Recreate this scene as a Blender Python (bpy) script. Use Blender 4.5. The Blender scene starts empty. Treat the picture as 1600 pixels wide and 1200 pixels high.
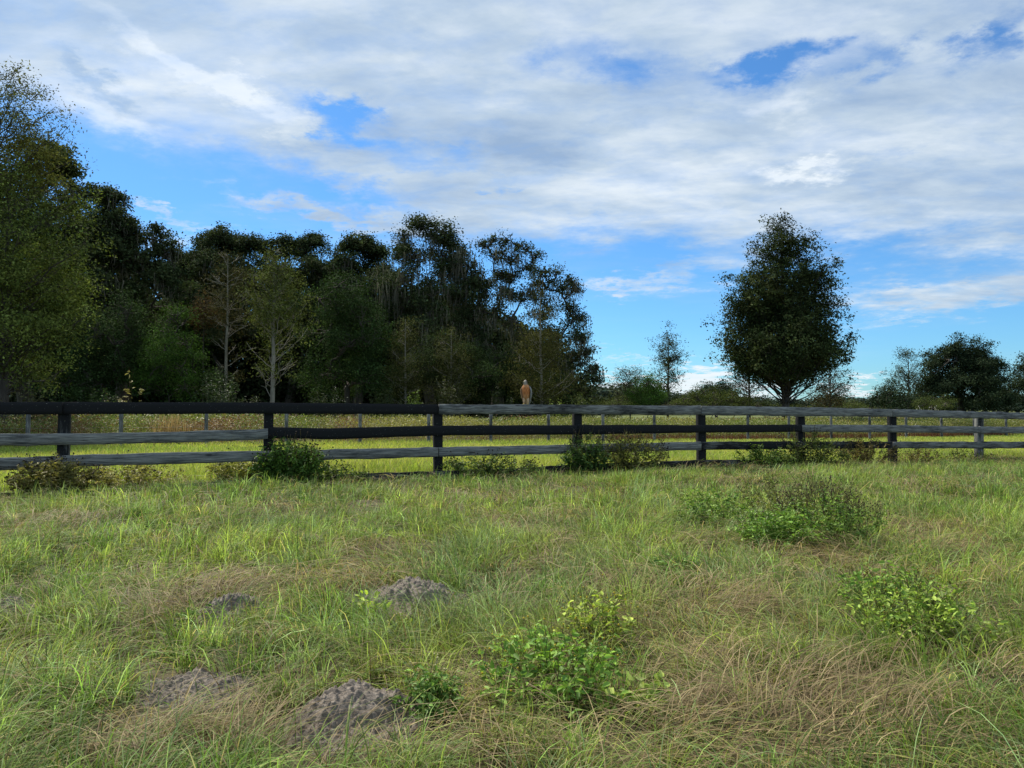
import bpy, math, random
import numpy as np
R = math.radians
rng = np.random.default_rng(7)
random.seed(7)
scn = bpy.context.scene
col = scn.collection

# ------------------------------------------------------------------ camera
F = 1110.0; CAMH = 1.15; PITCH = math.atan(37 / F)
cam = bpy.data.objects.new('camera', bpy.data.cameras.new('camera'))
col.objects.link(cam); scn.camera = cam
cam.location = (0, 0, CAMH); cam.rotation_euler = (R(90) + PITCH, 0, 0)
cam.data.sensor_width = 36; cam.data.lens = 36 * F / 1600
cam.data.clip_end = 3000; cam.data.clip_start = 0.05

def slope(u, v):
    a = (u - 800) / F; b = (600 - v) / F
    y = math.cos(PITCH) - b * math.sin(PITCH); z = math.sin(PITCH) + b * math.cos(PITCH)
    return a / y, z / y
def P(u, v, Y):
    a, b = slope(u, v); return (a * Y, Y, CAMH + b * Y)
def AE(u, v):
    a, b = slope(u, v); return math.atan2(a, 1), math.atan2(b, math.hypot(a, 1))

# ------------------------------------------------------------------ exposure, sun
scn.view_settings.view_transform = 'Standard'; scn.view_settings.look = 'None'
scn.view_settings.exposure = 0.75; scn.view_settings.gamma = 1
SUN_AZ, SUN_EL = -38, 50          # azimuth from +Y, towards -X
sd = bpy.data.lights.new('sun', 'SUN'); sd.energy = 3.8; sd.angle = R(6); sd.color = (1, .94, .83)
sun = bpy.data.objects.new('sun', sd); col.objects.link(sun)
sun.rotation_euler = (R(90 - SUN_EL), 0, R(180 - SUN_AZ) )

# ------------------------------------------------------------------ world: sky with broken cloud sheet
world = bpy.data.worlds.new('World'); scn.world = world; world.use_nodes = True
nt = world.node_tree; nt.nodes.clear(); L = nt.links.new
def N(t, **k):
    n = nt.nodes.new(t)
    for a, b in k.items(): setattr(n, a, b)
    return n
def M(op, a, b=None, clamp=False):  # scalar node
    n = N('ShaderNodeMath', operation=op, use_clamp=clamp)
    for i, s in enumerate((a, b)):
        if s is None: continue
        if isinstance(s, (int, float)): n.inputs[i].default_value = s
        else: L(s, n.inputs[i])
    return n.outputs[0]
def VM(op, a, b):
    n = N('ShaderNodeVectorMath', operation=op)
    for i, s in enumerate((a, b)):
        if isinstance(s, tuple): n.inputs[i].default_value = s
        else: L(s, n.inputs[i])
    return n.outputs[0]
def smooth(x, a, b, c=0., d=1.):
    n = N('ShaderNodeMapRange', interpolation_type='SMOOTHSTEP')
    L(x, n.inputs[0])
    for i, v in enumerate((a, b, c, d)): n.inputs[i + 1].default_value = v
    return n.outputs[0]
tc = N('ShaderNodeTexCoord'); sep = N('ShaderNodeSeparateXYZ'); L(tc.outputs['Generated'], sep.inputs[0])
X, Y_, Z = sep.outputs
az = M('ARCTAN2', X, Y_); el = M('ARCSINE', Z)
ae = N('ShaderNodeCombineXYZ'); L(az, ae.inputs[0]); L(el, ae.inputs[1])
zz = M('ADD', M('MAXIMUM', Z, 0.0), 0.13)
pl = N('ShaderNodeCombineXYZ'); L(M('DIVIDE', X, zz), pl.inputs[0]); L(M('DIVIDE', Y_, zz), pl.inputs[1])
def noise(vec, scale, detail=6, rough=.55, dist=0.0, loc=(0, 0, 0), sc=(1, 1, 1), rot=0):
    m = N('ShaderNodeMapping'); L(vec, m.inputs[0]); m.inputs[1].default_value = loc; m.inputs[2].default_value = (0, 0, rot); m.inputs[3].default_value = sc
    n = N('ShaderNodeTexNoise'); L(m.outputs[0], n.inputs['Vector'])
    n.inputs['Scale'].default_value = scale; n.inputs['Detail'].default_value = detail
    n.inputs['Roughness'].default_value = rough; n.inputs['Distortion'].default_value = dist
    return n
wn = noise(pl.outputs[0], 1.3, 5, .6)
w1 = VM('MULTIPLY', VM('SUBTRACT', wn.outputs['Color'], (.5, .5, .5)), (.19, .075, 0))
wn2 = noise(pl.outputs[0], 6.0, 6, .65)
w2 = VM('MULTIPLY', VM('SUBTRACT', wn2.outputs['Color'], (.5, .5, .5)), (.22, .09, 0))
wae = VM('ADD', VM('ADD', ae.outputs[0], w1), w2)
def blobs(lst):
    tot = None
    for (u, v, ru, rv, rot, w) in lst:
        a0, e0 = AE(u, v); a1, _ = AE(u + ru, v); _, e1 = AE(u, v - rv)
        m = N('ShaderNodeMapping', vector_type='TEXTURE'); L(wae, m.inputs[0])
        m.inputs[1].default_value = (a0, e0, 0); m.inputs[2].default_value = (0, 0, R(rot)); m.inputs[3].default_value = (a1 - a0, e1 - e0, 1)
        ln = N('ShaderNodeVectorMath', operation='LENGTH'); L(m.outputs[0], ln.inputs[0])
        s = smooth(ln.outputs['Value'], 0.0, 1.0, w, 0.0)
        tot = s if tot is None else M('ADD', tot, s)
    return tot
# lower edge of the cloud sheet as a function of azimuth
edge = [(-400, 140), (0, 195), (120, 222), (250, 262), (400, 285), (520, 318), (600, 350), (680, 378), (850, 400), (1000, 398), (1150, 405), (1330, 408), (1600, 418), (2100, 430)]
ramp = N('ShaderNodeValToRGB'); cr = ramp.color_ramp
L(M('DIVIDE', M('ADD', az, 1.2), 2.4), ramp.inputs[0])
for i, (u, v) in enumerate(edge):
    a, e = AE(u, v); p = (a + 1.2) / 2.4
    s = cr.elements[i] if i < 2 else cr.elements.new(p)
    s.position = p; s.color = (e, e, e, 1)
wsep = N('ShaderNodeSeparateXYZ'); L(wae, wsep.inputs[0])
above = M('SUBTRACT', wsep.outputs[1], ramp.outputs[0])
sheet = smooth(above, -.02, .07, 0.0, 1.0)
holes_ = blobs([(905, 92, 150, 48, 0, -.62), (985, 118, 120, 44, 0, -.55), (1235, 95, 150, 50, 8, -.92), (1150, 108, 200, 40, 5, -.5), (1370, 92, 90, 50, 0, -.6),
               (1530, 62, 120, 46, 15, -.68), (500, 180, 120, 40, -16, -.62), (560, 215, 150, 50, -18, -.6), (690, 255, 130, 50, -12, -.55), (775, 283, 50, 26, 0, -.5), (430, 250, 260, 60, -18, -.3),
               (1050, 155, 120, 20, 0, -.3), (1400, 225, 110, 26, 0, -.35), (925, 338, 60, 26, 0, -.35), (150, 120, 120, 24, -12, -.12), (580, 300, 110, 40, -12, -.4)])
adds_ = blobs([(250, 318, 190, 13, -13, .62), (470, 322, 140, 20, -6, .75), (590, 340, 150, 30, -8, .62), (720, 285, 80, 40, 0, .55), (640, 365, 140, 26, 10, .35), (1480, 455, 330, 50, 0, .85), (1075, 420, 150, 36, 8, .62), (965, 440, 80, 16, 4, .5),
              (1085, 594, 85, 32, 0, 1.5), (1010, 604, 110, 22, 0, 1.1), (955, 606, 60, 20, 0, 1.1), (1180, 612, 80, 20, 0, 1.0), (1343, 608, 50, 20, -20, 1.2), (1430, 500, 90, 10, 0, .3), (975, 563, 60, 8, 0, .45), (280, 375, 90, 26, -20, .4)])
n1 = noise(pl.outputs[0], 1.1, 8, .56, .3, (3.1, 1.7, 0), (1, 1, 1))
n2 = noise(pl.outputs[0], 2.6, 8, .6, .2, (7.4, 2.2, 0), (.75, 1.3, 1), R(25))
nz = M('ADD', M('MULTIPLY', M('SUBTRACT', n1.outputs['Fac'], .5), 1.1), M('MULTIPLY', M('SUBTRACT', n2.outputs['Fac'], .5), .9))
n3 = noise(pl.outputs[0], 6.5, 7, .62, .3, (2.4, 8.2, 0), (.8, 1.2, 1), R(25))
brk = M('ADD', M('MULTIPLY', M('SUBTRACT', n3.outputs['Fac'], .5), 2.4), 1.0)
holes = M('MULTIPLY', holes_, M('MAXIMUM', brk, 0.0)); adds = M('MULTIPLY', adds_, M('MAXIMUM', M('ADD', M('MULTIPLY', M('SUBTRACT', brk, 1.0), .55), 1.0), 0.0))
nz_low = M('MULTIPLY', nz, smooth(above, -.12, .02, .45, 1.0))
dens = M('ADD', M('ADD', M('ADD', sheet, holes), adds), nz_low)
alpha = smooth(dens, -.05, 1.02, 0, 1)
alpha = M('MULTIPLY', alpha, M('ADD', .74, M('MULTIPLY', smooth(n3.outputs['Fac'], .3, .6), .22)))
# cloud brightness
nb = noise(pl.outputs[0], 1.4, 7, .55, .2, (1.3, 9.7, 0), (.6, 1.2, 1), R(30))
nb2 = noise(pl.outputs[0], 4.5, 6, .6, .2, (5.3, 4.7, 0), (.7, 1.2, 1), R(30))
bright = blobs([(1260, 262, 110, 26, 0, .8), (1240, 160, 110, 44, 0, .4), (330, 130, 260, 30, -22, .45), (200, 185, 160, 36, -10, .5), (1050, 280, 300, 60, 0, .2), (1085, 594, 110, 44, 0, 1.6), (1010, 604, 130, 30, 0, 1.5), (955, 606, 80, 26, 0, 1.0), (1343, 608, 70, 30, 0, 1.0), (1180, 612, 90, 26, 0, 1.0),
                (900, 175, 200, 60, 0, -.25), (700, 80, 300, 90, 0, -.2), (560, 60, 200, 60, 0, -.15), (820, 230, 160, 60, 0, -.2), (120, 75, 200, 40, -10, .1), (170, 120, 150, 22, -12, -.4), (1500, 150, 200, 90, 0, .15), (1350, 350, 300, 60, 0, .25)])
bf = M('ADD', M('ADD', M('MULTIPLY', M('SUBTRACT', nb.outputs['Fac'], .5), 1.5), M('MULTIPLY', M('SUBTRACT', nb2.outputs['Fac'], .5), 1.3)), M('ADD', bright, M('ADD', .47, smooth(above, -.10, .0, .42, 0))), )
ccr = N('ShaderNodeValToRGB'); L(bf, ccr.inputs[0])
ccr.color_ramp.elements[0].color = (.34, .47, .66, 1); ccr.color_ramp.elements[0].position = .0
ccr.color_ramp.elements[1].color = (.88, .95, 1.0, 1); ccr.color_ramp.elements[1].position = 1.0
e = ccr.color_ramp.elements.new(.45); e.color = (.54, .66, .79, 1)
sky = N('ShaderNodeTexSky', sky_type='NISHITA'); sky.sun_disc = False
sky.sun_elevation = R(SUN_EL); sky.sun_rotation = R(SUN_AZ); sky.air_density = 1.0; sky.dust_density = .3; sky.ozone_density = 2.0
WS = 0.10
tint = VM('MULTIPLY', sky.outputs[0], (.34, .63, .88))
CS = 0.60 / WS
cl = VM('MULTIPLY', ccr.outputs[0], (CS, CS, CS))
mx = N('ShaderNodeMix', data_type='RGBA'); L(alpha, mx.inputs[0]); L(tint, mx.inputs[6]); L(cl, mx.inputs[7])
bg = N('ShaderNodeBackground'); L(mx.outputs[2], bg.inputs[0]); bg.inputs[1].default_value = WS
out = N('ShaderNodeOutputWorld'); L(bg.outputs[0], out.inputs[0])

# ------------------------------------------------------------------ numeric helpers
def vnoise(x, y, seed=0):
    x = np.asarray(x, float); y = np.asarray(y, float)
    xi = np.floor(x).astype(np.int64); yi = np.floor(y).astype(np.int64); fx = x - xi; fy = y - yi
    fx = fx * fx * (3 - 2 * fx); fy = fy * fy * (3 - 2 * fy)
    def h(a, b):
        n = (a * 374761393 + b * 668265263 + seed * 974711) & 0x7fffffff
        n = ((n ^ (n >> 13)) * 1274126177) & 0x7fffffff
        return ((n ^ (n >> 16)) & 0xffff) / 65535.0
    a = h(xi, yi); b = h(xi + 1, yi); c = h(xi, yi + 1); d = h(xi + 1, yi + 1)
    return (a * (1 - fx) + b * fx) * (1 - fy) + (c * (1 - fx) + d * fx) * fy
def fbm(x, y, seed=0, o=4):
    t = 0; w = .5; s = 1
    for i in range(o):
        t = t + w * vnoise(np.asarray(x) * s + 17.3 * i, np.asarray(y) * s - 9.1 * i, seed + i); s *= 2.03; w *= .5
    return t / (1 - .5 ** o)
FX, FY = .9247, .3808                     # direction the fences run
T1, T2 = 10.52, 25.1
def tval(x, y): return -FY * x + FX * y
def aval(x, y): return FX * x + FY * y
def sst(x, a, b):
    t = np.clip((x - a) / (b - a), 0, 1); return t * t * (3 - 2 * t)
def ground(x, y):
    x = np.asarray(x, float); y = np.asarray(y, float); t = tval(x, y); a = aval(x, y)
    gf = np.interp(a, [-4, -2, 3, 7, 10, 13, 16, 24], [.06, .07, .08, .06, .03, .0, -.03, -.06])
    gb = -.12 - .0115 * np.clip(a, 0, 28)
    g = gf * sst(t, 5.5, 10) * (1 - sst(t, 11.5, 22)) + gb * sst(t, 11.5, 24)
    near = 1 - sst(t, 10, 16)
    g = g + (fbm(x * .9, y * .9, 3) - .5) * .10 * (near * .9 + .1) + (fbm(x * 3.1, y * 3.1, 5, 3) - .5) * .05 * near
    g = np.where((np.abs(x) < .001) & (np.abs(y) < .001), 0, g)
    return g
def on_line(u, t):                        # where the ray through column u meets the line at offset t
    s = (u - 800) / F; Y = t / (-FY * s + FX); return s * Y, Y
def gp(u, v):                             # ground point under a pixel
    a, b = slope(u, v); Y = CAMH / -b
    for _ in range(8): Y = (CAMH - float(ground(a * Y, Y))) / -b
    return a * Y, Y
def norm(a): return a / np.maximum(np.linalg.norm(a, axis=-1, keepdims=True), 1e-9)

# ------------------------------------------------------------------ mesh helpers
def mesh(name, V, Q, mat, C=None, UV=None, smooth_=False, T=None):
    V = np.asarray(V, np.float32).reshape(-1, 3)
    Q = np.asarray(Q, np.int32).reshape(-1, 4) if Q is not None and len(Q) else np.zeros((0, 4), np.int32)
    T = np.asarray(T, np.int32).reshape(-1, 3) if T is not None and len(T) else np.zeros((0, 3), np.int32)
    me = bpy.data.meshes.new(name)
    me.vertices.add(len(V)); me.vertices.foreach_set('co', V.ravel())
    lp = np.concatenate([Q.ravel(), T.ravel()]); me.loops.add(len(lp)); me.loops.foreach_set('vertex_index', lp)
    st = np.concatenate([np.arange(len(Q)) * 4, len(Q) * 4 + np.arange(len(T)) * 3]).astype(np.int32)
    me.polygons.add(len(st)); me.polygons.foreach_set('loop_start', st)
    if smooth_: me.polygons.foreach_set('use_smooth', np.ones(len(st), bool))
    me.update(calc_edges=True)
    if C is not None:
        C = np.asarray(C, np.float32).reshape(-1, 3)
        at = me.color_attributes.new('Col', 'FLOAT_COLOR', 'POINT')
        at.data.foreach_set('color', np.concatenate([C, np.ones((len(C), 1), np.float32)], 1).ravel())
    if UV is not None:
        at = me.attributes.new('bc', 'FLOAT_VECTOR', 'POINT'); at.data.foreach_set('vector', np.asarray(UV, np.float32).ravel())
    me.materials.append(mat)
    return me
def obj(name, me, parent=None, label=None, cat=None, group=None, kind=None):
    o = bpy.data.objects.new(name, me); col.objects.link(o)
    if parent: o.parent = parent
    tag(o, label, cat, group, kind); return o
def tag(o, label=None, cat=None, group=None, kind=None):
    for k, v in (('label', label), ('category', cat), ('group', group), ('kind', kind)):
        if v: o[k] = v
def empty(name, loc, label, cat, group=None):
    o = bpy.data.objects.new(name, None); col.objects.link(o); o.location = loc; o.empty_display_size = .2
    tag(o, label, cat, group); return o
def dup(root, loc, rz=0, s=(1, 1, 1), label=None, group=None):
    r = root.copy(); col.objects.link(r); r.location = loc; r.rotation_euler = (0, 0, rz); r.scale = s
    if label: r['label'] = label
    if group: r['group'] = group
    for ch in [c for c in bpy.data.objects if c.parent == root]:
        c = ch.copy(); col.objects.link(c); c.parent = r
    return r
class Buf:
    def __init__(s): s.V = []; s.Q = []; s.C = []; s.n = 0
    def add(s, V, Q, C):
        s.V.append(V); s.Q.append(Q + s.n); s.C.append(np.broadcast_to(C, V.shape)); s.n += len(V)
    def mesh(s, name, mat, smooth_=False): return mesh(name, np.concatenate(s.V), np.concatenate(s.Q), mat, np.concatenate(s.C), smooth_=smooth_)
def strips(Pc, W, side):                  # Pc (n,r,3), W (n,r), side (n,3)
    n, r, _ = Pc.shape; s = side[:, None, :] * W[..., None] * .5
    V = np.stack([Pc - s, Pc + s], 2).reshape(-1, 3)
    b = (np.arange(n) * r * 2)[:, None] + (np.arange(r - 1) * 2)[None]
    Q = np.stack([b, b + 1, b + 3, b + 2], -1).reshape(-1, 4)
    return V, Q
def blades(x, y, z, h, reach, th, w, C, rows, d):
    n = len(x); t = np.linspace(0, 1, rows)[None]
    hor = reach[:, None] * t ** 1.5; ver = h[:, None] * ((1 + d[:, None]) * t - d[:, None] * t * t)
    Pc = np.stack([x[:, None] + np.cos(th)[:, None] * hor, y[:, None] + np.sin(th)[:, None] * hor, z[:, None] + ver], -1)
    ph = th + np.pi / 2 + rng.normal(0, .5, n)
    side = np.stack([np.cos(ph), np.sin(ph), rng.normal(0, .25, n)], -1)
    W = w[:, None] * (1 - .85 * t ** 1.6)
    V, Q = strips(Pc, W, side)
    return V, Q, np.repeat(C, rows * 2, 0)
def leaf_quads(c, n, L, W, C):            # flat rhombic leaves, one quad each
    k = len(c); a = norm(np.cross(n, rng.normal(size=(k, 3)))); b = np.cross(n, a)
    L = np.broadcast_to(L, k)[:, None]; W = np.broadcast_to(W, k)[:, None]
    V = np.stack([c - a * L * .5, c + b * W * .5 - a * L * .05, c + a * L * .5, c - b * W * .5 - a * L * .05], 1).reshape(-1, 3)
    return V, np.arange(4 * k).reshape(-1, 4), np.repeat(C, 4, 0)
def leaf_fold(c, a, n, L, W, C):          # folded ovate leaves, a = direction, n = face normal
    k = len(c); b = norm(np.cross(n, a)); n = norm(np.cross(a, b))
    L = np.broadcast_to(L, k)[:, None]; W = np.broadcast_to(W, k)[:, None]
    t = c + a * L - n * L * .12
    l1 = c + a * L * .22 + b * W * .42 + n * W * .18; l2 = c + a * L * .62 + b * W * .40 + n * W * .12
    r1 = c + a * L * .22 - b * W * .42 + n * W * .18; r2 = c + a * L * .62 - b * W * .40 + n * W * .12
    V = np.stack([c, t, l2, l1, r1, r2], 1).reshape(-1, 3); o = (np.arange(k) * 6)[:, None]
    Q = np.concatenate([o + [0, 1, 2, 3], o + [0, 4, 5, 1]], 0)
    return V, Q, np.repeat(C, 6, 0)
def tube(path, rad, sides=6):
    path = np.asarray(path, float); k = len(path); tn = norm(np.gradient(path, axis=0))
    ref = np.array([0, 0, 1.]) if abs(tn[:, 2]).mean() < .8 else np.array([1., 0, 0])
    a = norm(np.cross(tn, ref)); b = np.cross(tn, a); an = np.linspace(0, 2 * np.pi, sides, endpoint=False)
    V = (path[:, None] + (a[:, None] * np.cos(an)[None, :, None] + b[:, None] * np.sin(an)[None, :, None]) * np.asarray(rad)[:, None, None]).reshape(-1, 3)
    i = np.arange(k - 1)[:, None] * sides; j = np.arange(sides)[None]; j2 = (j + 1) % sides
    return V, np.stack([i + j, i + j2, i + sides + j2, i + sides + j], -1).reshape(-1, 4)
def limb(p0, p1, r0, r1, bow=.15, n=6, wig=.04):
    p0 = np.asarray(p0, float); p1 = np.asarray(p1, float); t = np.linspace(0, 1, n)[:, None]; Ld = np.linalg.norm(p1 - p0)
    p = p0 + (p1 - p0) * t; p[:, 2] += (np.sin(t[:, 0] * np.pi) * bow * Ld)
    w = rng.normal(0, wig * Ld, (n, 3)); w[0] = 0; w[-1] = 0; return p + w, r0 + (r1 - r0) * t[:, 0]

# ------------------------------------------------------------------ materials
def newmat(name):
    m = bpy.data.materials.new(name); m.use_nodes = True; return m, m.node_tree
def leafmat(name, trans=.35, rough=.55, spec=.3):
    m, t = newmat(name); t.nodes.clear()
    at = t.nodes.new('ShaderNodeAttribute'); at.attribute_name = 'Col'
    p = t.nodes.new('ShaderNodeBsdfPrincipled'); t.links.new(at.outputs[0], p.inputs['Base Color'])
    p.inputs['Roughness'].default_value = rough; p.inputs['Specular IOR Level'].default_value = spec
    tr = t.nodes.new('ShaderNodeBsdfTranslucent')
    ml = t.nodes.new('ShaderNodeMix'); ml.data_type = 'RGBA'; ml.blend_type = 'MULTIPLY'; ml.inputs[0].default_value = 1
    t.links.new(at.outputs[0], ml.inputs[6]); ml.inputs[7].default_value = (1.2, 1.3, .8, 1); t.links.new(ml.outputs[2], tr.inputs[0])
    mx = t.nodes.new('ShaderNodeMixShader'); mx.inputs[0].default_value = trans
    t.links.new(p.outputs[0], mx.inputs[1]); t.links.new(tr.outputs[0], mx.inputs[2])
    o = t.nodes.new('ShaderNodeOutputMaterial'); t.links.new(mx.outputs[0], o.inputs[0]); return m
MG = leafmat('grass_blade', .38, .6, .2)
ML = leafmat('leaf', .3, .55, .2)
MT = leafmat('tree_leaf', .16, .85, .04)
def noisemat(name, c1, c2, scale, rough=.9, bump=.3, sc=(1, 1, 1), detail=8, c3=None, attr=None, dist=.02):
    m, t = newmat(name); p = t.nodes['Principled BSDF']; p.inputs['Roughness'].default_value = rough; p.inputs['Specular IOR Level'].default_value = .2
    tc = t.nodes.new('ShaderNodeTexCoord'); mp = t.nodes.new('ShaderNodeMapping'); mp.inputs[3].default_value = sc
    if attr: a = t.nodes.new('ShaderNodeAttribute'); a.attribute_name = attr; t.links.new(a.outputs['Vector'], mp.inputs[0])
    else: t.links.new(tc.outputs['Object'], mp.inputs[0])
    n = t.nodes.new('ShaderNodeTexNoise'); n.inputs['Scale'].default_value = scale; n.inputs['Detail'].default_value = detail; n.inputs['Roughness'].default_value = .65
    t.links.new(mp.outputs[0], n.inputs['Vector'])
    r = t.nodes.new('ShaderNodeValToRGB'); t.links.new(n.outputs[0], r.inputs[0])
    r.color_ramp.elements[0].position = .32; r.color_ramp.elements[0].color = (*c1, 1)
    r.color_ramp.elements[1].position = .68; r.color_ramp.elements[1].color = (*c2, 1)
    if c3: e = r.color_ramp.elements.new(.5); e.color = (*c3, 1)
    t.links.new(r.outputs[0], p.inputs['Base Color'])
    b = t.nodes.new('ShaderNodeBump'); b.inputs['Strength'].default_value = bump; b.inputs['Distance'].default_value = dist
    t.links.new(n.outputs[0], b.inputs['Height']); t.links.new(b.outputs[0], p.inputs['Normal']); return m
MSOIL = noisemat('thatch_ground', (.035, .028, .018), (.13, .105, .055), 9, bump=.6, c3=(.07, .06, .03))
MMEAD = noisemat('meadow', (.06, .075, .02), (.16, .17, .05), .8, bump=.5, c3=(.10, .12, .03), dist=.2)
MSAND = noisemat('grey_sand', (.12, .102, .085), (.31, .265, .22), 38, bump=1.0, c3=(.205, .172, .142), dist=.02)
MBARK = noisemat('bark', (.03, .025, .02), (.10, .085, .07), 5, bump=.8, sc=(1, 1, .25))
MPALE = noisemat('pale_bark', (.15, .13, .10), (.34, .31, .25), 5, bump=.5, sc=(1, 1, .3))
MSTEM = noisemat('stem', (.05, .045, .02), (.12, .10, .05), 30, bump=.1)
def woodmat(name, paint, base_dark=(.016, .0165, .018), grey1=(.065, .07, .07), grey2=(.36, .355, .33)):
    """black board paint (paint=1) worn to silver grey wood (paint=0); grain runs along bc.x"""
    m, t = newmat(name); p = t.nodes['Principled BSDF']; p.inputs['Roughness'].default_value = .9; p.inputs['Specular IOR Level'].default_value = .12
    a = t.nodes.new('ShaderNodeAttribute'); a.attribute_name = 'bc'
    def nz(sc, scale, det=6, ro=.6):
        mp = t.nodes.new('ShaderNodeMapping'); mp.inputs[3].default_value = sc; t.links.new(a.outputs['Vector'], mp.inputs[0])
        n = t.nodes.new('ShaderNodeTexNoise'); n.inputs['Scale'].default_value = scale; n.inputs['Detail'].default_value = det; n.inputs['Roughness'].default_value = ro
        t.links.new(mp.outputs[0], n.inputs['Vector']); return n.outputs[0]
    grain = nz((.6, 14, 1), 4, 8, .7); patch = nz((.7, 2.2, 1), 2.2, 5, .6); wear = nz((1.2, 9, 1), 3, 8, .75)
    g = t.nodes.new('ShaderNodeValToRGB'); t.links.new(grain, g.inputs[0])
    g.color_ramp.elements[0].position = .36; g.color_ramp.elements[0].color = (*grey1, 1)
    g.color_ramp.elements[1].position = .68; g.color_ramp.elements[1].color = (*grey2, 1)
    def mth(op, x, y):
        n = t.nodes.new('ShaderNodeMath'); n.operation = op
        for i, s in enumerate((x, y)):
            if isinstance(s, float): n.inputs[i].default_value = s
            else: t.links.new(s, n.inputs[i])
        return n.outputs[0]
    s = mth('ADD', mth('MULTIPLY', patch, .9), mth('MULTIPLY', wear, .7))
    mr = t.nodes.new('ShaderNodeMapRange'); mr.inputs[1].default_value = .62 + .42 * (paint - .3); mr.inputs[2].default_value = .86 + .42 * (paint - .3)
    t.links.new(s, mr.inputs[0])
    mx = t.nodes.new('ShaderNodeMix'); mx.data_type = 'RGBA'; t.links.new(mr.outputs[0], mx.inputs[0]); mx.inputs[6].default_value = (*base_dark, 1); t.links.new(g.outputs[0], mx.inputs[7])
    ck = nz((.7, 26, 1), 6, 3, .5); mc = t.nodes.new('ShaderNodeMapRange'); mc.inputs[1].default_value = .36; mc.inputs[2].default_value = .42; mc.inputs[3].default_value = .25; mc.inputs[4].default_value = 1.0; t.links.new(ck, mc.inputs[0])
    kn = t.nodes.new('ShaderNodeTexVoronoi'); kn.inputs['Scale'].default_value = 2.2; mk = t.nodes.new('ShaderNodeMapping'); mk.inputs[3].default_value = (.8, 3, 1); t.links.new(a.outputs['Vector'], mk.inputs[0]); t.links.new(mk.outputs[0], kn.inputs['Vector'])
    mkr = t.nodes.new('ShaderNodeMapRange'); mkr.inputs[1].default_value = .06; mkr.inputs[2].default_value = .11; mkr.inputs[3].default_value = .3; mkr.inputs[4].default_value = 1.0; t.links.new(kn.outputs['Distance'], mkr.inputs[0])
    mm = t.nodes.new('ShaderNodeMix'); mm.data_type = 'RGBA'; mm.blend_type = 'MULTIPLY'; mm.inputs[0].default_value = 1; t.links.new(g.outputs[0], mm.inputs[6]); t.links.new(mth('MULTIPLY', mc.outputs[0], mkr.outputs[0]), mm.inputs[7]); t.links.new(mm.outputs[2], mx.inputs[7])
    # chips of bare wood and lichen
    v = nz((1, 2.0, 1), 55, 2, .5); mr2 = t.nodes.new('ShaderNodeMapRange'); mr2.inputs[1].default_value = .70; mr2.inputs[2].default_value = .76; t.links.new(v, mr2.inputs[0])
    mx2 = t.nodes.new('ShaderNodeMix'); mx2.data_type = 'RGBA'; t.links.new(mr2.outputs[0], mx2.inputs[0]); t.links.new(mx.outputs[2], mx2.inputs[6]); mx2.inputs[7].default_value = (.36, .36, .33, 1)
    t.links.new(mx2.outputs[2], p.inputs['Base Color'])
    b = t.nodes.new('ShaderNodeBump'); b.inputs['Strength'].default_value = .6; b.inputs['Distance'].default_value = .006
    t.links.new(grain, b.inputs['Height']); t.links.new(b.outputs[0], p.inputs['Normal']); return m
WOOD = {'black': woodmat('black_painted_board', 1.25), 'dark': woodmat('worn_dark_board', .75), 'mid': woodmat('worn_grey_board', .35), 'grey': woodmat('bare_grey_board', .12, (.035, .038, .042))}

# ------------------------------------------------------------------ ground sheet
def build_ground():
    xs = np.concatenate([np.linspace(-1500, -80, 12), np.linspace(-70, -22, 25), np.linspace(-20, 26, 300), np.linspace(28, 80, 26), np.linspace(90, 1500, 12)])
    ys = np.concatenate([np.linspace(-300, -8, 8), np.linspace(-5, 20, 220), np.linspace(20.5, 60, 70), np.linspace(64, 1800, 20)])
    gx, gy = np.meshgrid(xs, ys); V = np.stack([gx, gy, ground(gx, gy)], -1).reshape(-1, 3)
    nx = len(xs); i = np.arange(len(ys) - 1)[:, None] * nx + np.arange(nx - 1)[None]
    Q = np.stack([i, i + 1, i + nx + 1, i + nx], -1).reshape(-1, 4)
    me = mesh('ground', V, Q, MSOIL, smooth_=True); me.materials.append(MMEAD); cy = V[Q].mean(1); mi = (tval(cy[:, 0], cy[:, 1]) > T2 + 9).astype(np.int32)
    me.polygons.foreach_set('material_index', mi); obj('ground', me, kind='structure')
build_ground()

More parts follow.
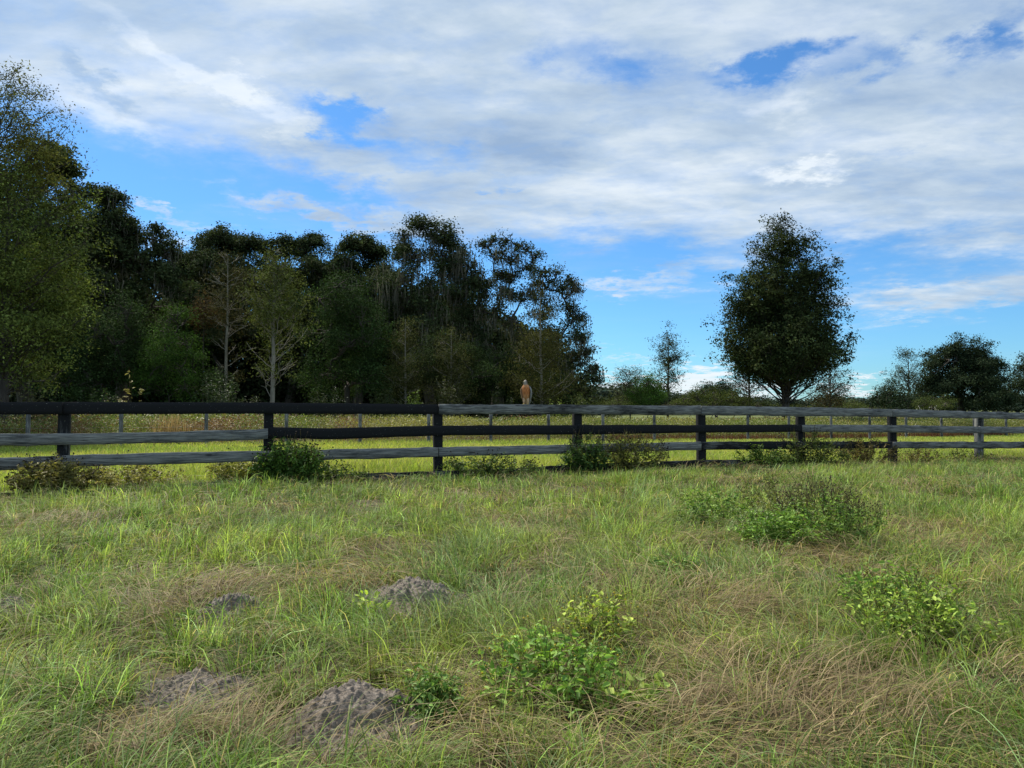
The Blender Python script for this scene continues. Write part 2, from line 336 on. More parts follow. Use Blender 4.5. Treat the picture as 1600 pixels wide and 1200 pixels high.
# ------------------------------------------------------------------ near fence
UP = [-287, 100, 420, 685, 902, 1095, 1250, 1393, 1527, 1634, 1730]
fx0, fy0 = on_line(100, T1)
fence = empty('board_fence', (fx0, fy0, float(ground(fx0, fy0))), 'long four-board farm fence with black and weathered grey rails crossing the field', 'fence')
def localise(V, o): return np.asarray(V) - np.array(o.location)[None]
def boxgrid(c0, c1, zt, zb, n, thick, tmid, seed, wob=.004):
    """board between plan points c0,c1; zt/zb functions of fraction; returns V,Q,bc"""
    t = np.linspace(0, 1, n); r = np.random.default_rng(seed)
    d = np.array(c1) - np.array(c0); Ln = np.hypot(*d); d = d / Ln; nn = np.array([-d[1], d[0]])
    V = []; B = []
    zt_ = zt + r.normal(0, wob, n); zb_ = zb + r.normal(0, wob, n); off = r.uniform(0, 50)
    hz = [0, .33, .66, 1]
    for i in range(n):
        p = np.array(c0) + d * Ln * t[i]; bow = .006 * math.sin(t[i] * 9 + seed)
        ring = [(-.5, zz_) for zz_ in (0, .34, .67, 1)] + [(.5, zz_) for zz_ in (1, .67, .34, 0)]
        for s, q in ring:
            pz = zb_[i] + (zt_[i] - zb_[i]) * q
            ch = .003 if q in (0, 1) else 0
            pp = p + nn * ((s * (thick - 2 * ch)) + bow)
            V.append((pp[0], pp[1], pz)); B.append((t[i] * Ln + off, q * .15 + off * .37 + (0 if s < 0 else .3), 0))
    k = 8; i = np.arange(n - 1)[:, None] * k; j = np.arange(k)[None]; j2 = (j + 1) % k
    Q = np.stack([i + j, i + k + j, i + k + j2, i + j2], -1).reshape(-1, 4)
    e = (n - 1) * k; caps = [[0, 1, 6, 7], [1, 2, 5, 6], [2, 3, 4, 5], [e + 7, e + 6, e + 1, e + 0], [e + 6, e + 5, e + 2, e + 1], [e + 5, e + 4, e + 3, e + 2]]
    return np.array(V), np.concatenate([Q, np.array(caps)]), np.array(B)
RT = {  # u, top, bottom pixel rows of each rail
 1: [(-287, 627, 651), (0, 628, 648), (100, 628, 647), (420, 629, 646.5), (685, 631.5, 647), (902, 632.5, 647), (1095, 634, 648.5), (1250, 636, 650.5), (1393, 639, 651.5), (1527, 643, 654), (1634, 645.5, 656), (1730, 648, 657)],
 2: [(-287, 680, 701), (0, 678, 696.5), (100, 677, 695.5), (250, 675, 692), (418, 670.5, 687.5), (421, 667, 684.5), (520, 669, 686.5), (685, 665, 680.5), (902, 664, 679), (1095, 664, 676), (1250, 663.5, 675), (1393, 664, 675.5), (1529, 666.5, 677), (1634, 667.5, 677), (1730, 668, 676.5)],
 3: [(-287, 722, 744), (0, 715, 735), (97, 712.5, 732), (101, 711, 729), (420, 704, 721), (685, 699, 714), (902, 694.5, 708), (1095, 690, 703), (1250, 689.5, 701.5), (1393, 690, 700.5), (1527, 690, 701), (1634, 690, 700), (1730, 690, 699)],
 4: [(-287, 776, 798), (100, 768, 784), (250, 760, 774), (400, 747, 761), (520, 742, 756), (685, 736, 750), (820, 731, 744), (902, 725.5, 739), (1095, 718.5, 731), (1250, 718, 730), (1393, 725, 733), (1450, 726, 733), (1527, 716, 727), (1634, 713, 723), (1730, 710, 719)]}
spans = {1: [(-287, 99, 'black'), (99, 685, 'black'), (685, 1095, 'mid'), (1095, 1393, 'grey'), (1393, 1634, 'grey'), (1634, 1730, 'mid')],
         2: [(-287, 420, 'grey'), (420, 902, 'black'), (902, 1252, 'black'), (1252, 1529, 'grey'), (1529, 1730, 'grey')],
         3: [(-287, 99, 'mid'), (99, 685, 'grey'), (685, 1095, 'grey'), (1095, 1393, 'dark'), (1393, 1634, 'mid'), (1634, 1730, 'mid')],
         4: [(-287, 420, 'black'), (420, 902, 'dark'), (902, 1250, 'dark'), (1250, 1527, 'dark'), (1527, 1730, 'dark')]}
names = {1: 'top', 2: 'second', 3: 'third', 4: 'bottom'}
desc = {'black': 'black painted', 'dark': 'worn dark', 'mid': 'half bare grey', 'grey': 'weathered grey'}
railmeshes = 0
for row, lst in spans.items():
    tb = np.array(RT[row])
    for (u0, u1, w) in lst:
        tt = T1 - .085
        p0 = on_line(u0 + .6, tt); p1 = on_line(u1 - .6, tt); n = 30
        px = np.linspace(p0[0], p1[0], n); py = np.linspace(p0[1], p1[1], n); uu = px / py * F + 800
        zt = np.array([P(u, np.interp(u, tb[:, 0], tb[:, 1]), y)[2] for u, y in zip(uu, py)])
        zb = np.array([P(u, np.interp(u, tb[:, 0], tb[:, 2]), y)[2] for u, y in zip(uu, py)])
        V, Q, B = boxgrid(p0, p1, zt, zb, n, .036, 0, row * 17 + int(u0) % 97, .0022 if w == 'black' else .0035)
        obj('rail', mesh('rail', localise(V, fence), Q, WOOD[w], UV=B), fence, '%s %s board' % (desc[w], names[row]))
for i, u in enumerate(UP):
    x, y = on_line(u, T1); vt = np.interp(u, [r[0] for r in RT[1]], [r[1] for r in RT[1]]); ztop = P(u, vt, y)[2] - .012
    g = float(ground(x, y)); hw = .062; r_ = np.random.default_rng(i + 5); V = []; B = []; n = 9
    lean = r_.normal(0, .008, 2)
    for k in range(n):
        q = k / (n - 1); z = g - .15 + (ztop - g + .15) * q; w = hw + r_.normal(0, .0015)
        for (a, b) in ((-1, -1), (-.8, -1.05), (.8, -1.05), (1, -1), (1, 1), (-1, 1)):
            V.append((x + lean[0] * q + w * (a * FX - b * FY), y + lean[1] * q + w * (a * FY + b * FX), z)); B.append((z + i * 3.1, a * .06 + b * .13 + i, 0))
    k6 = 6; ii = np.arange(n - 1)[:, None] * k6; j = np.arange(k6)[None]; j2 = (j + 1) % k6
    Q = np.stack([ii + j, ii + j2, ii + k6 + j2, ii + k6 + j], -1).reshape(-1, 4); e = (n - 1) * k6
    Q = np.concatenate([Q, [[e, e + 1, e + 2, e + 3], [e, e + 3, e + 4, e + 5]]])
    obj('post', mesh('post', localise(V, fence), Q, WOOD['mid' if i in (8,) else 'black' if i not in (1,) else 'dark'], UV=B), fence)

# far post-and-wire fence parallel to it
UQ = [-140, 45, 190, 323, 448, 563, 670, 767, 857, 942, 1022, 1098, 1168, 1232, 1298, 1358, 1415, 1470, 1521, 1571, 1618, 1662]
qx, qy = on_line(45, T2)
f2 = empty('wire_fence', (qx, qy, float(ground(qx, qy))), 'distant fence of slim grey posts along the far edge of the mown strip', 'fence')
tops = []
for i, u in enumerate(UQ):
    x, y = on_line(u, T2); g = float(ground(x, y)); vt = np.interp(u, [r[0] for r in RT[1]], [r[1] for r in RT[1]]) + 7
    zt = P(u, vt, y)[2]; tops.append((x, y, g, zt)); V = []; B = []
    for k in range(5):
        z = g - .1 + (zt - g + .1) * k / 4
        for a in range(8):
            an = a * math.pi / 4; V.append((x + .062 * math.cos(an), y + .062 * math.sin(an), z)); B.append((z + i, a * .04 + i, 0))
    ii = np.arange(4)[:, None] * 8; j = np.arange(8)[None]; j2 = (j + 1) % 8
    Q = np.concatenate([np.stack([ii + j, ii + j2, ii + 8 + j2, ii + 8 + j], -1).reshape(-1, 4), [[32, 33, 34, 35], [32, 35, 36, 39], [36, 37, 38, 39]]])
    obj('post', mesh('post', localise(V, f2), Q, WOOD['mid'], UV=B), f2)
MWIRE = noisemat('wire', (.15, .15, .15), (.25, .24, .23), 20, .5, .05)
for fr in (.5, .95):
    pts = [(x, y - .07, g + (zt - g) * fr) for x, y, g, zt in tops]; V, Q = tube(pts, [.002] * len(pts), 4)
    obj('wire', mesh('wire', localise(V, f2), Q, MWIRE), f2)

# ------------------------------------------------------------------ sand mounds
MOUNDS = [(650, 940, 60, .9, .115, 'lumpy grey sand mound beside a yellow-green seedling, farthest of the mounds'), (362, 962, 42, .8, .10, 'small pale sand mound just right of dark flattened thatch'),
          (308, 1082, 68, .6, .085, 'low pale sand mound half covered by arching grass at lower left'), (560, 1122, 82, .75, .12, 'wide dark grey sand mound, the nearest one, beside a leafy green weed'), (8, 958, 36, .7, .09, 'thin sliver of grey sand at the left edge')]
mnd = []
for i, (u, v, ru, asp, h, lab) in enumerate(MOUNDS):
    x, y = gp(u, v); rx = ru * y / F * 1.48; ry = rx * asp; h *= .82 if i in (0, 1) else .58; mnd.append((x, y, rx, ry))
    n = 120; a = np.linspace(-1.25, 1.25, n); gx, gy = np.meshgrid(a, a)
    wx = gx + (fbm(gx * 2 + i * 9, gy * 2, 11) - .5) * .7; wy = gy + (fbm(gx * 2, gy * 2 + i * 9, 12) - .5) * .7
    r = np.sqrt(wx ** 2 + wy ** 2); hh = h * 1.25 * (1 - sst(r, .1, 1.0)) * (.55 + .9 * fbm(gx * 1.7 + i * 5, gy * 1.7, 13, 3)) + h * .34 * (fbm(gx * 6 + i, gy * 6, 14, 5) - .5) + h * .22 * np.maximum(vnoise(gx * 22 + i, gy * 26, 15) - .55, 0) * 3 - .02 * sst(r, .9, 1.15) - .03 * sst(r, 1.1, 1.3)
    V = np.stack([gx * rx, gy * ry, hh + ground(x + gx * rx, y + gy * ry) - float(ground(x, y)) + .004], -1).reshape(-1, 3)
    ii = np.arange(n - 1)[:, None] * n + np.arange(n - 1)[None]; Q = np.stack([ii, ii + 1, ii + n + 1, ii + n], -1).reshape(-1, 4)
    o = obj('sand_mound', mesh('sand_mound', V, Q, MSAND, smooth_=True), None, lab, 'sand mound', 'gopher sand mounds in the grass'); o.location = (x, y, float(ground(x, y)))
WEEDS = [(1300, 848, 60), (1215, 858, 60), (1120, 822, 55), (1065, 902, 45), (860, 1100, 90), (930, 1010, 50), (668, 1120, 42), (1440, 1010, 80), (1385, 950, 50), (580, 968, 22), (1000, 1108, 30), (630, 985, 26)]
def in_weed(x, y):
    k = np.zeros(len(x), bool)
    for (u, v, ru) in WEEDS:
        a, b = gp(u, v); q = ru * b / F; k |= ((x - a) ** 2 + (y - b + q * .35) ** 2) < q * q
    return k
def in_mound(x, y, s=1.0):
    k = np.zeros(len(x), bool)
    for (mx_, my_, rx, ry) in mnd: k |= (((x - mx_) / (rx * s)) ** 2 + ((y - my_) / (ry * s)) ** 2) < 1
    return k

# ------------------------------------------------------------------ grass
GREEN = np.array([.128, .205, .044]); LIME = np.array([.28, .335, .078]); BLUEG = np.array([.24, .32, .13]); STRAW = np.array([.37, .285, .15]); BROWN = np.array([.13, .085, .05]); YEL = np.array([.27, .27, .07])
patches = []   # straw patches read off the photograph: u, v, ru, rv, strength
for (u, v, ru, rv, s) in [(1250, 1130, 420, 95, .68), (700, 1170, 500, 60, .4), (150, 1160, 220, 50, .35), (560, 910, 130, 25, .8), (870, 845, 90, 28, .7), (260, 968, 60, 22, 1.0), (1080, 855, 60, 20, .7), (330, 905, 160, 22, .5), (780, 960, 110, 24, .55), (1130, 945, 150, 40, .5), (1480, 850, 150, 28, .6), (110, 830, 120, 22, .4), (1120, 975, 120, 25, .35), (1560, 1050, 90, 60, .7), (480, 925, 120, 20, .4), (780, 830, 60, 15, .3), (960, 1000, 60, 30, .3), (1300, 885, 90, 22, .5)]:
    x, y = gp(u, v); _, y1 = gp(u, v - rv); patches.append((x, y, ru * y / F, abs(y1 - y) * 1.1, s))
def straw_f(x, y):
    s = (fbm(x * .9, y * 1.6, 21, 4) - .5) * 1.9 + (fbm(x * 3.2, y * 4.2, 22, 3) - .5) * 1.2 - .09
    for (a, b, ra, rb, w) in patches: s = s + .85 * w * np.exp(-(((x - a) / ra) ** 2 + ((y - b) / rb) ** 2) * 1.3)
    return np.clip(s, 0, 1)
def sample(y0, y1, dens, tmax=T1 + .4, tmin=-9, margin=1.6):
    A = []
    tot = (y1 - y0) * (2 * (.76 * y1 + margin)); n = int(tot * dens); x = rng.uniform(-(.76 * y1 + margin), .76 * y1 + margin, n); y = rng.uniform(y0, y1, n)
    t = tval(x, y); k = (np.abs(x) < .76 * y + margin) & (t < tmax) & (t > tmin); return x[k], y[k]
def mixc(a, b, t): return a * (1 - t[:, None]) + b * t[:, None]
def tuft_grass(buf, y0, y1, clumps, per, wscale, rows, cr=.07):
    cx, cy = sample(y0, y1, clumps); m = in_mound(cx, cy, .97) | (in_mound(cx, cy + .14, 1.0) & (rng.random(len(cx)) < .85)) | (in_mound(cx, cy + .28, .9) & (rng.random(len(cx)) < .6)) | (in_weed(cx, cy) & (rng.random(len(cx)) < .4)); cx, cy = cx[~m], cy[~m]
    st = straw_f(cx, cy); keep = rng.random(len(cx)) < 1 - .30 * st; cx, cy, st = cx[keep], cy[keep], st[keep]
    k = len(cx); big = .6 + .9 * fbm(cx * 1.3, cy * 1.3, 31, 3) + rng.normal(0, .14, k); big = np.clip(big * (1 - .4 * st), .35, 1.6)
    nb = np.maximum(6, (per * big * rng.uniform(.5, 1.4, k))).astype(int); idx = np.repeat(np.arange(k), nb); n = len(idx)
    flow = fbm(cx * .5, cy * .5, 41, 2) * 9 + rng.normal(0, .5, k)
    r = np.abs(rng.normal(0, cr, n)) * big[idx]; an = rng.uniform(0, 2 * np.pi, n)
    x = cx[idx] + r * np.cos(an); y = cy[idx] + r * np.sin(an)
    th = np.where(rng.random(n) < .55, an, flow[idx]) + rng.normal(0, .5, n)
    Ln = np.clip(rng.gamma(5, .2, n), .25, 2.0) * .142 * big[idx] * np.where(cy[idx] > 8.5, .85, 1) * (1 - .5 * sst(tval(cx, cy), 9.6, 10.2)[idx])
    lean = np.clip(rng.beta(2, 2, n) + .25 * st[idx] + np.where(cy[idx] > 7, -.08, .04), .02, 1)
    h = Ln * (1 - .75 * lean); reach = Ln * (.15 + .95 * lean); d = .3 + 1.6 * lean
    hue = fbm(cx * .9, cy * .9, 51, 3)[idx] + rng.normal(0, .12, n) + rng.normal(0, .12, k)[idx]
    C = mixc(np.broadcast_to(GREEN, (n, 3)), LIME, np.clip((hue - .4) * 3.0, 0, 1)); bl = (rng.random(k)[idx] < .28) & (rng.random(n) < .8); C[bl] = BLUEG * rng.uniform(.8, 1.2, (bl.sum(), 1))
    sf = rng.random(n) < (.07 + .42 * st[idx]); C[sf] = mixc(np.broadcast_to(STRAW, (sf.sum(), 3)), YEL, rng.random(sf.sum()) * .6)
    br = rng.random(n) < .05 + .12 * st[idx]; C[br] = BROWN
    C = C * rng.lognormal(.02, .34, (n, 1)) * (rng.lognormal(0, .24, k)[idx])[:, None]
    w = rng.uniform(.0027, .0052, n) * wscale
    buf.add(*blades(x, y, ground(x, y) - .01, h, reach, th, w, C, rows, d))
def mat_straw(buf, y0, y1, dens, wscale, rows, Lm=.26):
    x, y = sample(y0, y1, dens); st = straw_f(x, y); k = (rng.random(len(x)) < .13 + .78 * st) & ~in_mound(x, y, 1.0); x, y, st = x[k], y[k], st[k]; n = len(x)
    flow = fbm(x * 1.1, y * 1.1, 61, 3) * 12 + rng.normal(0, .65, n)
    Ln = np.clip(rng.gamma(5, .2, n), .3, 2) * Lm; h = Ln * rng.uniform(.02, .26, n); reach = Ln * .95
    C = mixc(np.broadcast_to(STRAW, (n, 3)), BROWN, np.clip(rng.random(n) ** 1.6 + .0, 0, 1)); g = rng.random(n) < .30 - .18 * st; C[g] = mixc(np.broadcast_to(GREEN, (g.sum(), 3)), YEL, rng.random(g.sum()))
    C = C * rng.lognormal(0, .25, (n, 1)); z = ground(x, y) + rng.uniform(-.01, .06, n) * (1 + st)
    buf.add(*blades(x, y, z, h, reach, flow, rng.uniform(.0022, .0045, n) * wscale, C, rows, np.full(n, 2.5)))
gb = Buf()
tuft_grass(gb, 1.5, 4.2, 58, 88, 1.05, 5, .07); tuft_grass(gb, 4.2, 7.5, 54, 62, 1.35, 4); tuft_grass(gb, 7.5, 19, 38, 38, 1.9, 4, .09)
mat_straw(gb, 1.5, 4.2, 3600, 1.0, 5); mat_straw(gb, 4.2, 7.5, 1900, 1.4, 4); mat_straw(gb, 7.5, 19, 800, 2.2, 3)
obj('grass', gb.mesh('grass', MG), None, 'rough foreground grass, green tufts with matted straw patches', 'grass', kind='stuff')
# mown strip between the fences
pb = Buf()
def pasture(t0, t1, dens, ws, rows):
    n = int(95 * (t1 - t0) * dens); a = rng.uniform(-30, 65, n); t = rng.uniform(t0, t1, n); x = a * FX - t * FY; y = a * FY + t * FX
    k = (np.abs(x) < .76 * y + 2.5) & (y > 3); x, y, t = x[k], y[k], t[k]; n = len(x)
    hh = rng.uniform(.08, .2, n) * (.7 + .6 * fbm(x * .6, y * .6, 71, 2)); th = rng.uniform(0, 6.283, n); hue = (fbm(x * .3, y * .9, 72, 4) - .5) * 1.9 + .5 + rng.normal(0, .15, n)
    C = mixc(np.broadcast_to(np.array([.28, .36, .06]), (n, 3)), np.array([.44, .44, .09]), np.clip((hue - .35) * 2.2, 0, 1)); s = rng.random(n) < .12; C[s] = np.array([.4, .34, .16])
    C = C * rng.lognormal(0, .24, (n, 1)) * (.72 + .56 * fbm(x * .8, y * 1.6, 73, 3))[:, None]; pb.add(*blades(x, y, ground(x, y) - .01, hh, hh * rng.uniform(.1, .8, n), th, rng.uniform(.006, .011, n) * ws, C, rows, np.full(n, .8)))
pasture(T1 + .25, 15, 900, 1.0, 4); pasture(15, 20, 420, 1.5, 3); pasture(20, 26.5, 300, 2.0, 3)
obj('pasture_grass', pb.mesh('pasture_grass', MG), None, 'bright yellow-green mown strip between the two fences', 'grass', kind='stuff')
# tall weeds behind the far fence
wb = Buf()
def weeds(t0, t1, dens, ls):
    n = int(110 * (t1 - t0) * dens); a = rng.uniform(-35, 75, n); t = rng.uniform(t0, t1, n); x = a * FX - t * FY; y = a * FY + t * FX
    k = (np.abs(x) < .78 * y + 3) & (y > 10); x, y = x[k], y[k]; n = len(x)
    H = .62 + .55 * fbm(x * .35, y * .35, 81, 3) + rng.normal(0, .06, n); zt = H * rng.random(n) ** .6
    patch = fbm(x * .22, y * .22, 82, 3) + rng.normal(0, .08, n); red = fbm(x * .3 + 40, y * .3, 83, 3) + rng.normal(0, .05, n)
    C = mixc(np.broadcast_to(np.array([.13, .165, .035]), (n, 3)), np.array([.24, .22, .06]), np.clip((patch - .4) * 3.5, 0, 1)); k2 = red > .66; C[k2] = np.array([.17, .095, .045]); s = rng.random(n) < .07; C[s] = np.array([.42, .38, .25])
    lo = (zt < .25) & (rng.random(n) < .6) & (red > .52); C[lo] = np.array([.17, .07, .045])
    C = C * rng.lognormal(0, .28, (n, 1)); nrm = norm(rng.normal(size=(n, 3)) + [0, -.2, .5])
    wb.add(*leaf_quads(np.stack([x, y, ground(x, y) + zt], -1), nrm, rng.uniform(.05, .11, n) * ls, rng.uniform(.02, .04, n) * ls, C))
weeds(T2 + .5, T2 + 3.5, 700, 1.0); weeds(T2 + 3.5, T2 + 12, 180, 1.7)
def stalks(t0, t1, n, Hm, C0, a0=-35, a1=75, sp=None):
    a = rng.uniform(a0, a1, n) if sp is None else rng.normal(a0, sp, n); t = rng.uniform(t0, t1, n); x = a * FX - t * FY; y = a * FY + t * FX
    h = Hm * rng.uniform(.6, 1.15, n); wb.add(*blades(x, y, ground(x, y), h, h * rng.uniform(.02, .25, n), rng.uniform(0, 6.28, n), rng.uniform(.01, .02, n), np.asarray(C0) * rng.lognormal(0, .2, (n, 1)), 4, np.full(n, .5)))
stalks(T2 + .4, T2 + 9, 9000, .95, (.22, .18, .08)); stalks(T2 + .3, T2 + .9, 5000, .35, (.16, .06, .04), 15, 40)
bx_, by_ = on_line(268, T2 + .8); stalks(T2 + .5, T2 + 1.2, 420, 1.0, (.40, .27, .14), aval(bx_, by_), 0, .26)
obj('tall_weeds', wb.mesh('tall_weeds', ML), None, 'waist-high olive and rust weeds behind the far fence', 'weeds', kind='stuff')

# ------------------------------------------------------------------ trees
def clusters_to_leaves(cc, ctr, per, rc, Lf, Wf, c1, c2, up=.8, flat=.6, hang=0):
    """cc (k,3) cluster centres, ctr crown centre"""
    k = len(cc); idx = np.repeat(np.arange(k), np.maximum(4, (per * rng.uniform(.5, 1.5, k))).astype(int)); n = len(idx)
    o = rng.normal(size=(n, 3)) * (rc * rng.uniform(.6, 1.3, k))[idx][:, None] * [1, 1, flat]
    o = np.clip(o, -2.2 * rc, 2.2 * rc); p = cc[idx] + o
    nr = norm(rng.normal(size=(n, 3)) * .8 + .5 * norm(p - ctr) + [0, 0, up])
    tt = np.clip(rng.beta(2, 2, k)[idx] + rng.normal(0, .15, n), 0, 1)
    C = mixc(np.broadcast_to(np.asarray(c1, float), (n, 3)), np.asarray(c2, float), tt) * rng.lognormal(0, .33, (k, 1))[idx] * rng.lognormal(0, .22, (n, 1))
    return leaf_quads(p, nr, Lf * rng.uniform(.6, 1.3, n), Wf * rng.uniform(.6, 1.3, n), C)
def moss_mesh(cc, n, Lm, c=(.16, .145, .11)):
    i = rng.integers(0, len(cc), n // 9); base = np.repeat(cc[i], 9, 0) + rng.normal(size=(len(i) * 9, 3)) * [.22, .22, .15]; m = len(base)
    Ln = np.repeat(rng.uniform(.35, 1, len(i)) * Lm, 9) * rng.uniform(.5, 1.1, m); t = np.linspace(0, 1, 4)[None]
    sw = rng.normal(0, .05, (m, 4, 2)).cumsum(1); Pc = np.stack([base[:, :1] + sw[..., 0], base[:, 1:2] + sw[..., 1], base[:, 2:3] - Ln[:, None] * t], -1)
    an = rng.uniform(-.9, .9, m); side = np.stack([np.cos(an), np.sin(an), np.zeros(m)], -1); W = rng.uniform(.03, .06, m)[:, None] * (1 - .8 * t)
    V, Q = strips(Pc, W, side); C = np.repeat(np.asarray(c) * rng.lognormal(0, .25, (m, 1)), 8, 0); return V, Q, C
def finish(name, label, cat, base, wood, wmat, leaf, extra=None, group=None, lmat=None):
    root = empty(name, base, label, cat, group); b = np.array(base)
    Vw = np.concatenate(wood[0]) - b; Qs = []; off = 0
    for v, q in zip(*wood): Qs.append(q + off); off += len(v)
    obj('trunk', mesh('trunk', Vw, np.concatenate(Qs), wmat, smooth_=True), root)
    V, Q, C = leaf; obj('crown', mesh('crown', V - b, Q, lmat or MT, C), root)
    if extra is not None:
        V, Q, C = extra; obj('spanish_moss', mesh('spanish_moss', V - b, Q, MT, C), root, kind='stuff')
    return root
def lobe_tree(name, label, ub, Y, lobes, per=32, cpl=33, rc=.28, Lf=.19, Wf=.11, c1=(.026, .042, .018), c2=(.066, .08, .032), tr=.35, wmat=None, moss=0, mossL=1.5, depth=.9, fork=.3, group=None, cat='tree', base_z=None, dy=0):
    x0 = slope(ub, 637)[0] * Y; g = float(ground(x0, Y)) if base_z is None else base_z; base = np.array([x0, Y, g]); Lb = []
    for (u, v, ru, rv) in lobes:
        c = np.array(P(u, v, Y)); rx = ru * Y / F * 1.12; rz = rv * Y / F * 1.22
        Lb.append((c + [0, rng.uniform(-.3, .3) * rx, 0], rx, rz))
        if depth > 0:
            for s in (-1, 1):
                if rng.random() < .85: Lb.append((c + [rng.normal(0, .25) * rx, s * depth * rx * rng.uniform(.8, 1.4), -rng.uniform(.05, .5) * rz], rx * .85, rz * .85))
    ctr = np.mean([l[0] for l in Lb], 0); top = max(l[0][2] for l in Lb); H = top - g; W = ([], [])
    def addt(p, r, s=6): v, q = tube(p, r, s); W[0].append(v); W[1].append(q)
    ft = base + [rng.normal(0, .2), rng.normal(0, .2), H * fork]; p, r = limb(base - [0, 0, .2], ft, tr, tr * .8, 0, 6, .01); addt(p, r, 9)
    CC = []; pts = [q for q in p[2:]]; Lb.sort(key=lambda l: np.linalg.norm(l[0] - ft))
    for (c, rx, rz) in Lb:
        k = max(5, int(cpl * (rx * rz) ** .5 * (.9 + .3 * rx)))
        m_ = rng.integers(5, 9); sc_ = norm(rng.normal(size=(m_, 3)) + [0, 0, .25]) * rng.uniform(.45, .9, (m_, 1)); sr_ = rng.uniform(.26, .5, m_); wi = rng.integers(0, m_, k)
        cc = c + (sc_[wi] + norm(rng.normal(size=(k, 3))) * [1, 1, .9] * (sr_[wi] * rng.uniform(.2, 1, k))[:, None]) * [rx, rx, rz]; CC.append(cc)
        A = np.array(pts); dd = np.linalg.norm(A - c, axis=1) + 1.2 * np.maximum(A[:, 2] - c[2] + .3, 0); s0 = A[np.argmin(dd)]; Ld = np.linalg.norm(c - s0)
        p, r = limb(s0, c, min(tr * .45, .035 + .028 * Ld), .03, .08, 6, .06); addt(p, r); pts += [q for q in p[2:]]
        for j in range(m_):
            e_ = c + sc_[j] * [rx, rx, rz]; pp, r2 = limb(p[rng.integers(3, 6)], e_, .035, .012, .05, 4, .06); addt(pp, r2, 4)
    CC = np.concatenate(CC); CC = CC[CC[:, 2] > g + .3]
    leaf = clusters_to_leaves(CC, ctr, per, rc, Lf, Wf, c1, c2); ex = moss_mesh(CC[(CC[:, 2] > g + H * .35) & (CC[:, 2] < top - H * .06)], int(moss * .6), mossL * .62) if moss else None
    return finish(name, label, cat, tuple(base), W, wmat or MBARK, leaf, ex, group)
def env_tree(name, label, ub, Y, prof, ncl=200, per=40, rc=.4, Lf=.16, Wf=.08, c1=(.04, .05, .02), c2=(.08, .09, .03), tr=.2, wmat=None, asc=.7, shell=.45, dens=None, bare=0, rs=1.0, nbr=70, group=None, cat='tree', lean=0, br=.028, asym=.3, flat=.7, btm=None, skew=0):
    """prof: list of (v, half-width px) from top to bottom"""
    x0 = slope(ub, 637)[0] * Y; g = float(ground(x0, Y)); base = np.array([x0, Y, g]); pz = np.array([P(ub, v, Y)[2] for v, _ in prof])[::-1]; pr = np.array([h * Y / F for _, h in prof])[::-1]
    ztop = pz[-1]; W = ([], []); sd = int(rng.integers(0, 999))
    def addt(p, r, s=6): v, q = tube(p, r, s); W[0].append(v); W[1].append(q)
    tz = np.linspace(0, 1, 12); lx = np.cumsum(rng.normal(0, .02 * (ztop - g) / 12, 12)) + lean * tz * (ztop - g); ly = np.cumsum(rng.normal(0, .02 * (ztop - g) / 12, 12)); lx -= lx[0]; ly -= ly[0]
    tp = np.stack([x0 + lx, Y + ly, g - .2 + tz * (ztop - g) * .93], -1); addt(tp, tr * (1 - tz) ** .8 + .015, 9)
    def axis(z): f = np.clip((z - g) / (ztop - g), 0, 1); return np.stack([x0 + np.interp(f, tz, lx), Y + np.interp(f, tz, ly), z], -1)
    w = pr ** 1.3 if dens is None else pr ** 1.3 * np.interp(pz, pz, np.array(dens)[::-1])
    zs = np.linspace(pz[0], pz[-1], 400); ww = np.interp(zs, pz, w); cdf = np.cumsum(ww) / ww.sum(); z = np.interp(rng.random(ncl), cdf, zs)
    nbo = max(min(ncl, 60), ncl // 13); z = z[:nbo]; an = rng.uniform(0, 2 * np.pi, nbo)
    rad = np.interp(z, pz, pr) * (1 + asym * (vnoise(an * 1.3 + sd, z * .9, sd) - .45)) * (shell + (1 - shell) * rng.random(nbo) ** .45) * rng.uniform(.85, 1.12, nbo) * rs
    E_ = axis(z) + np.stack([rad * np.cos(an), rad * np.sin(an), np.zeros(nbo)], -1); zr = np.maximum(z - rad * asc * rng.uniform(.8, 1.25, nbo), g + (.10 + .12 * rng.random(nbo) + bare) * (ztop - g)); zr = np.minimum(zr, z); S_ = axis(zr)
    per_b = np.maximum(3, ncl / nbo * np.clip(rad / max(rad.mean(), .1), .5, 2.0)).astype(int); bi = np.repeat(np.arange(nbo), per_b); f = 1 - rng.random(len(bi)) ** 1.3 * .62
    sp_ = (.10 * rad[bi] + .8 * rc) * (1.15 - f * .45)
    CC = S_[bi] * (1 - f)[:, None] + E_[bi] * f[:, None] + rng.normal(size=(len(bi), 3)) * sp_[:, None] * [1, 1, .65]; CC[:, 2] -= np.sin(f * np.pi) * .05 * rad[bi]
    if dens is not None:
        dn = np.array(dens, float)[::-1]; dn = dn / dn.max(); keepc = rng.random(len(CC)) < np.clip(np.interp(CC[:, 2], pz, dn, left=dn[0] * .4) * 1.25, 0, 1)
    else: keepc = CC[:, 2] > pz[0] - .8
    for j in range(nbo):
        ff = (zr[j] - g) / (ztop - g); p, r = limb(S_[j], E_[j], br * (1.3 - ff) * (.5 + rad[j] * .35) + .01, .008, -.06, 6, .025)
        if j < nbr: addt(p, r, 5)
        for q in range(4 if j < nbr else 0):
            s2 = p[rng.integers(2, 5)]; e = CC[bi == j][rng.integers(0, per_b[j])]; p2, r2 = limb(s2, e, .013, .005, -.03, 4, .04); addt(p2, r2, 3)
    CC = CC[keepc]; ctr = np.array([x0, Y, (pz[0] + pz[-1]) / 2]); leaf = clusters_to_leaves(CC, ctr, per, rc, Lf, Wf, c1, c2, flat=flat)
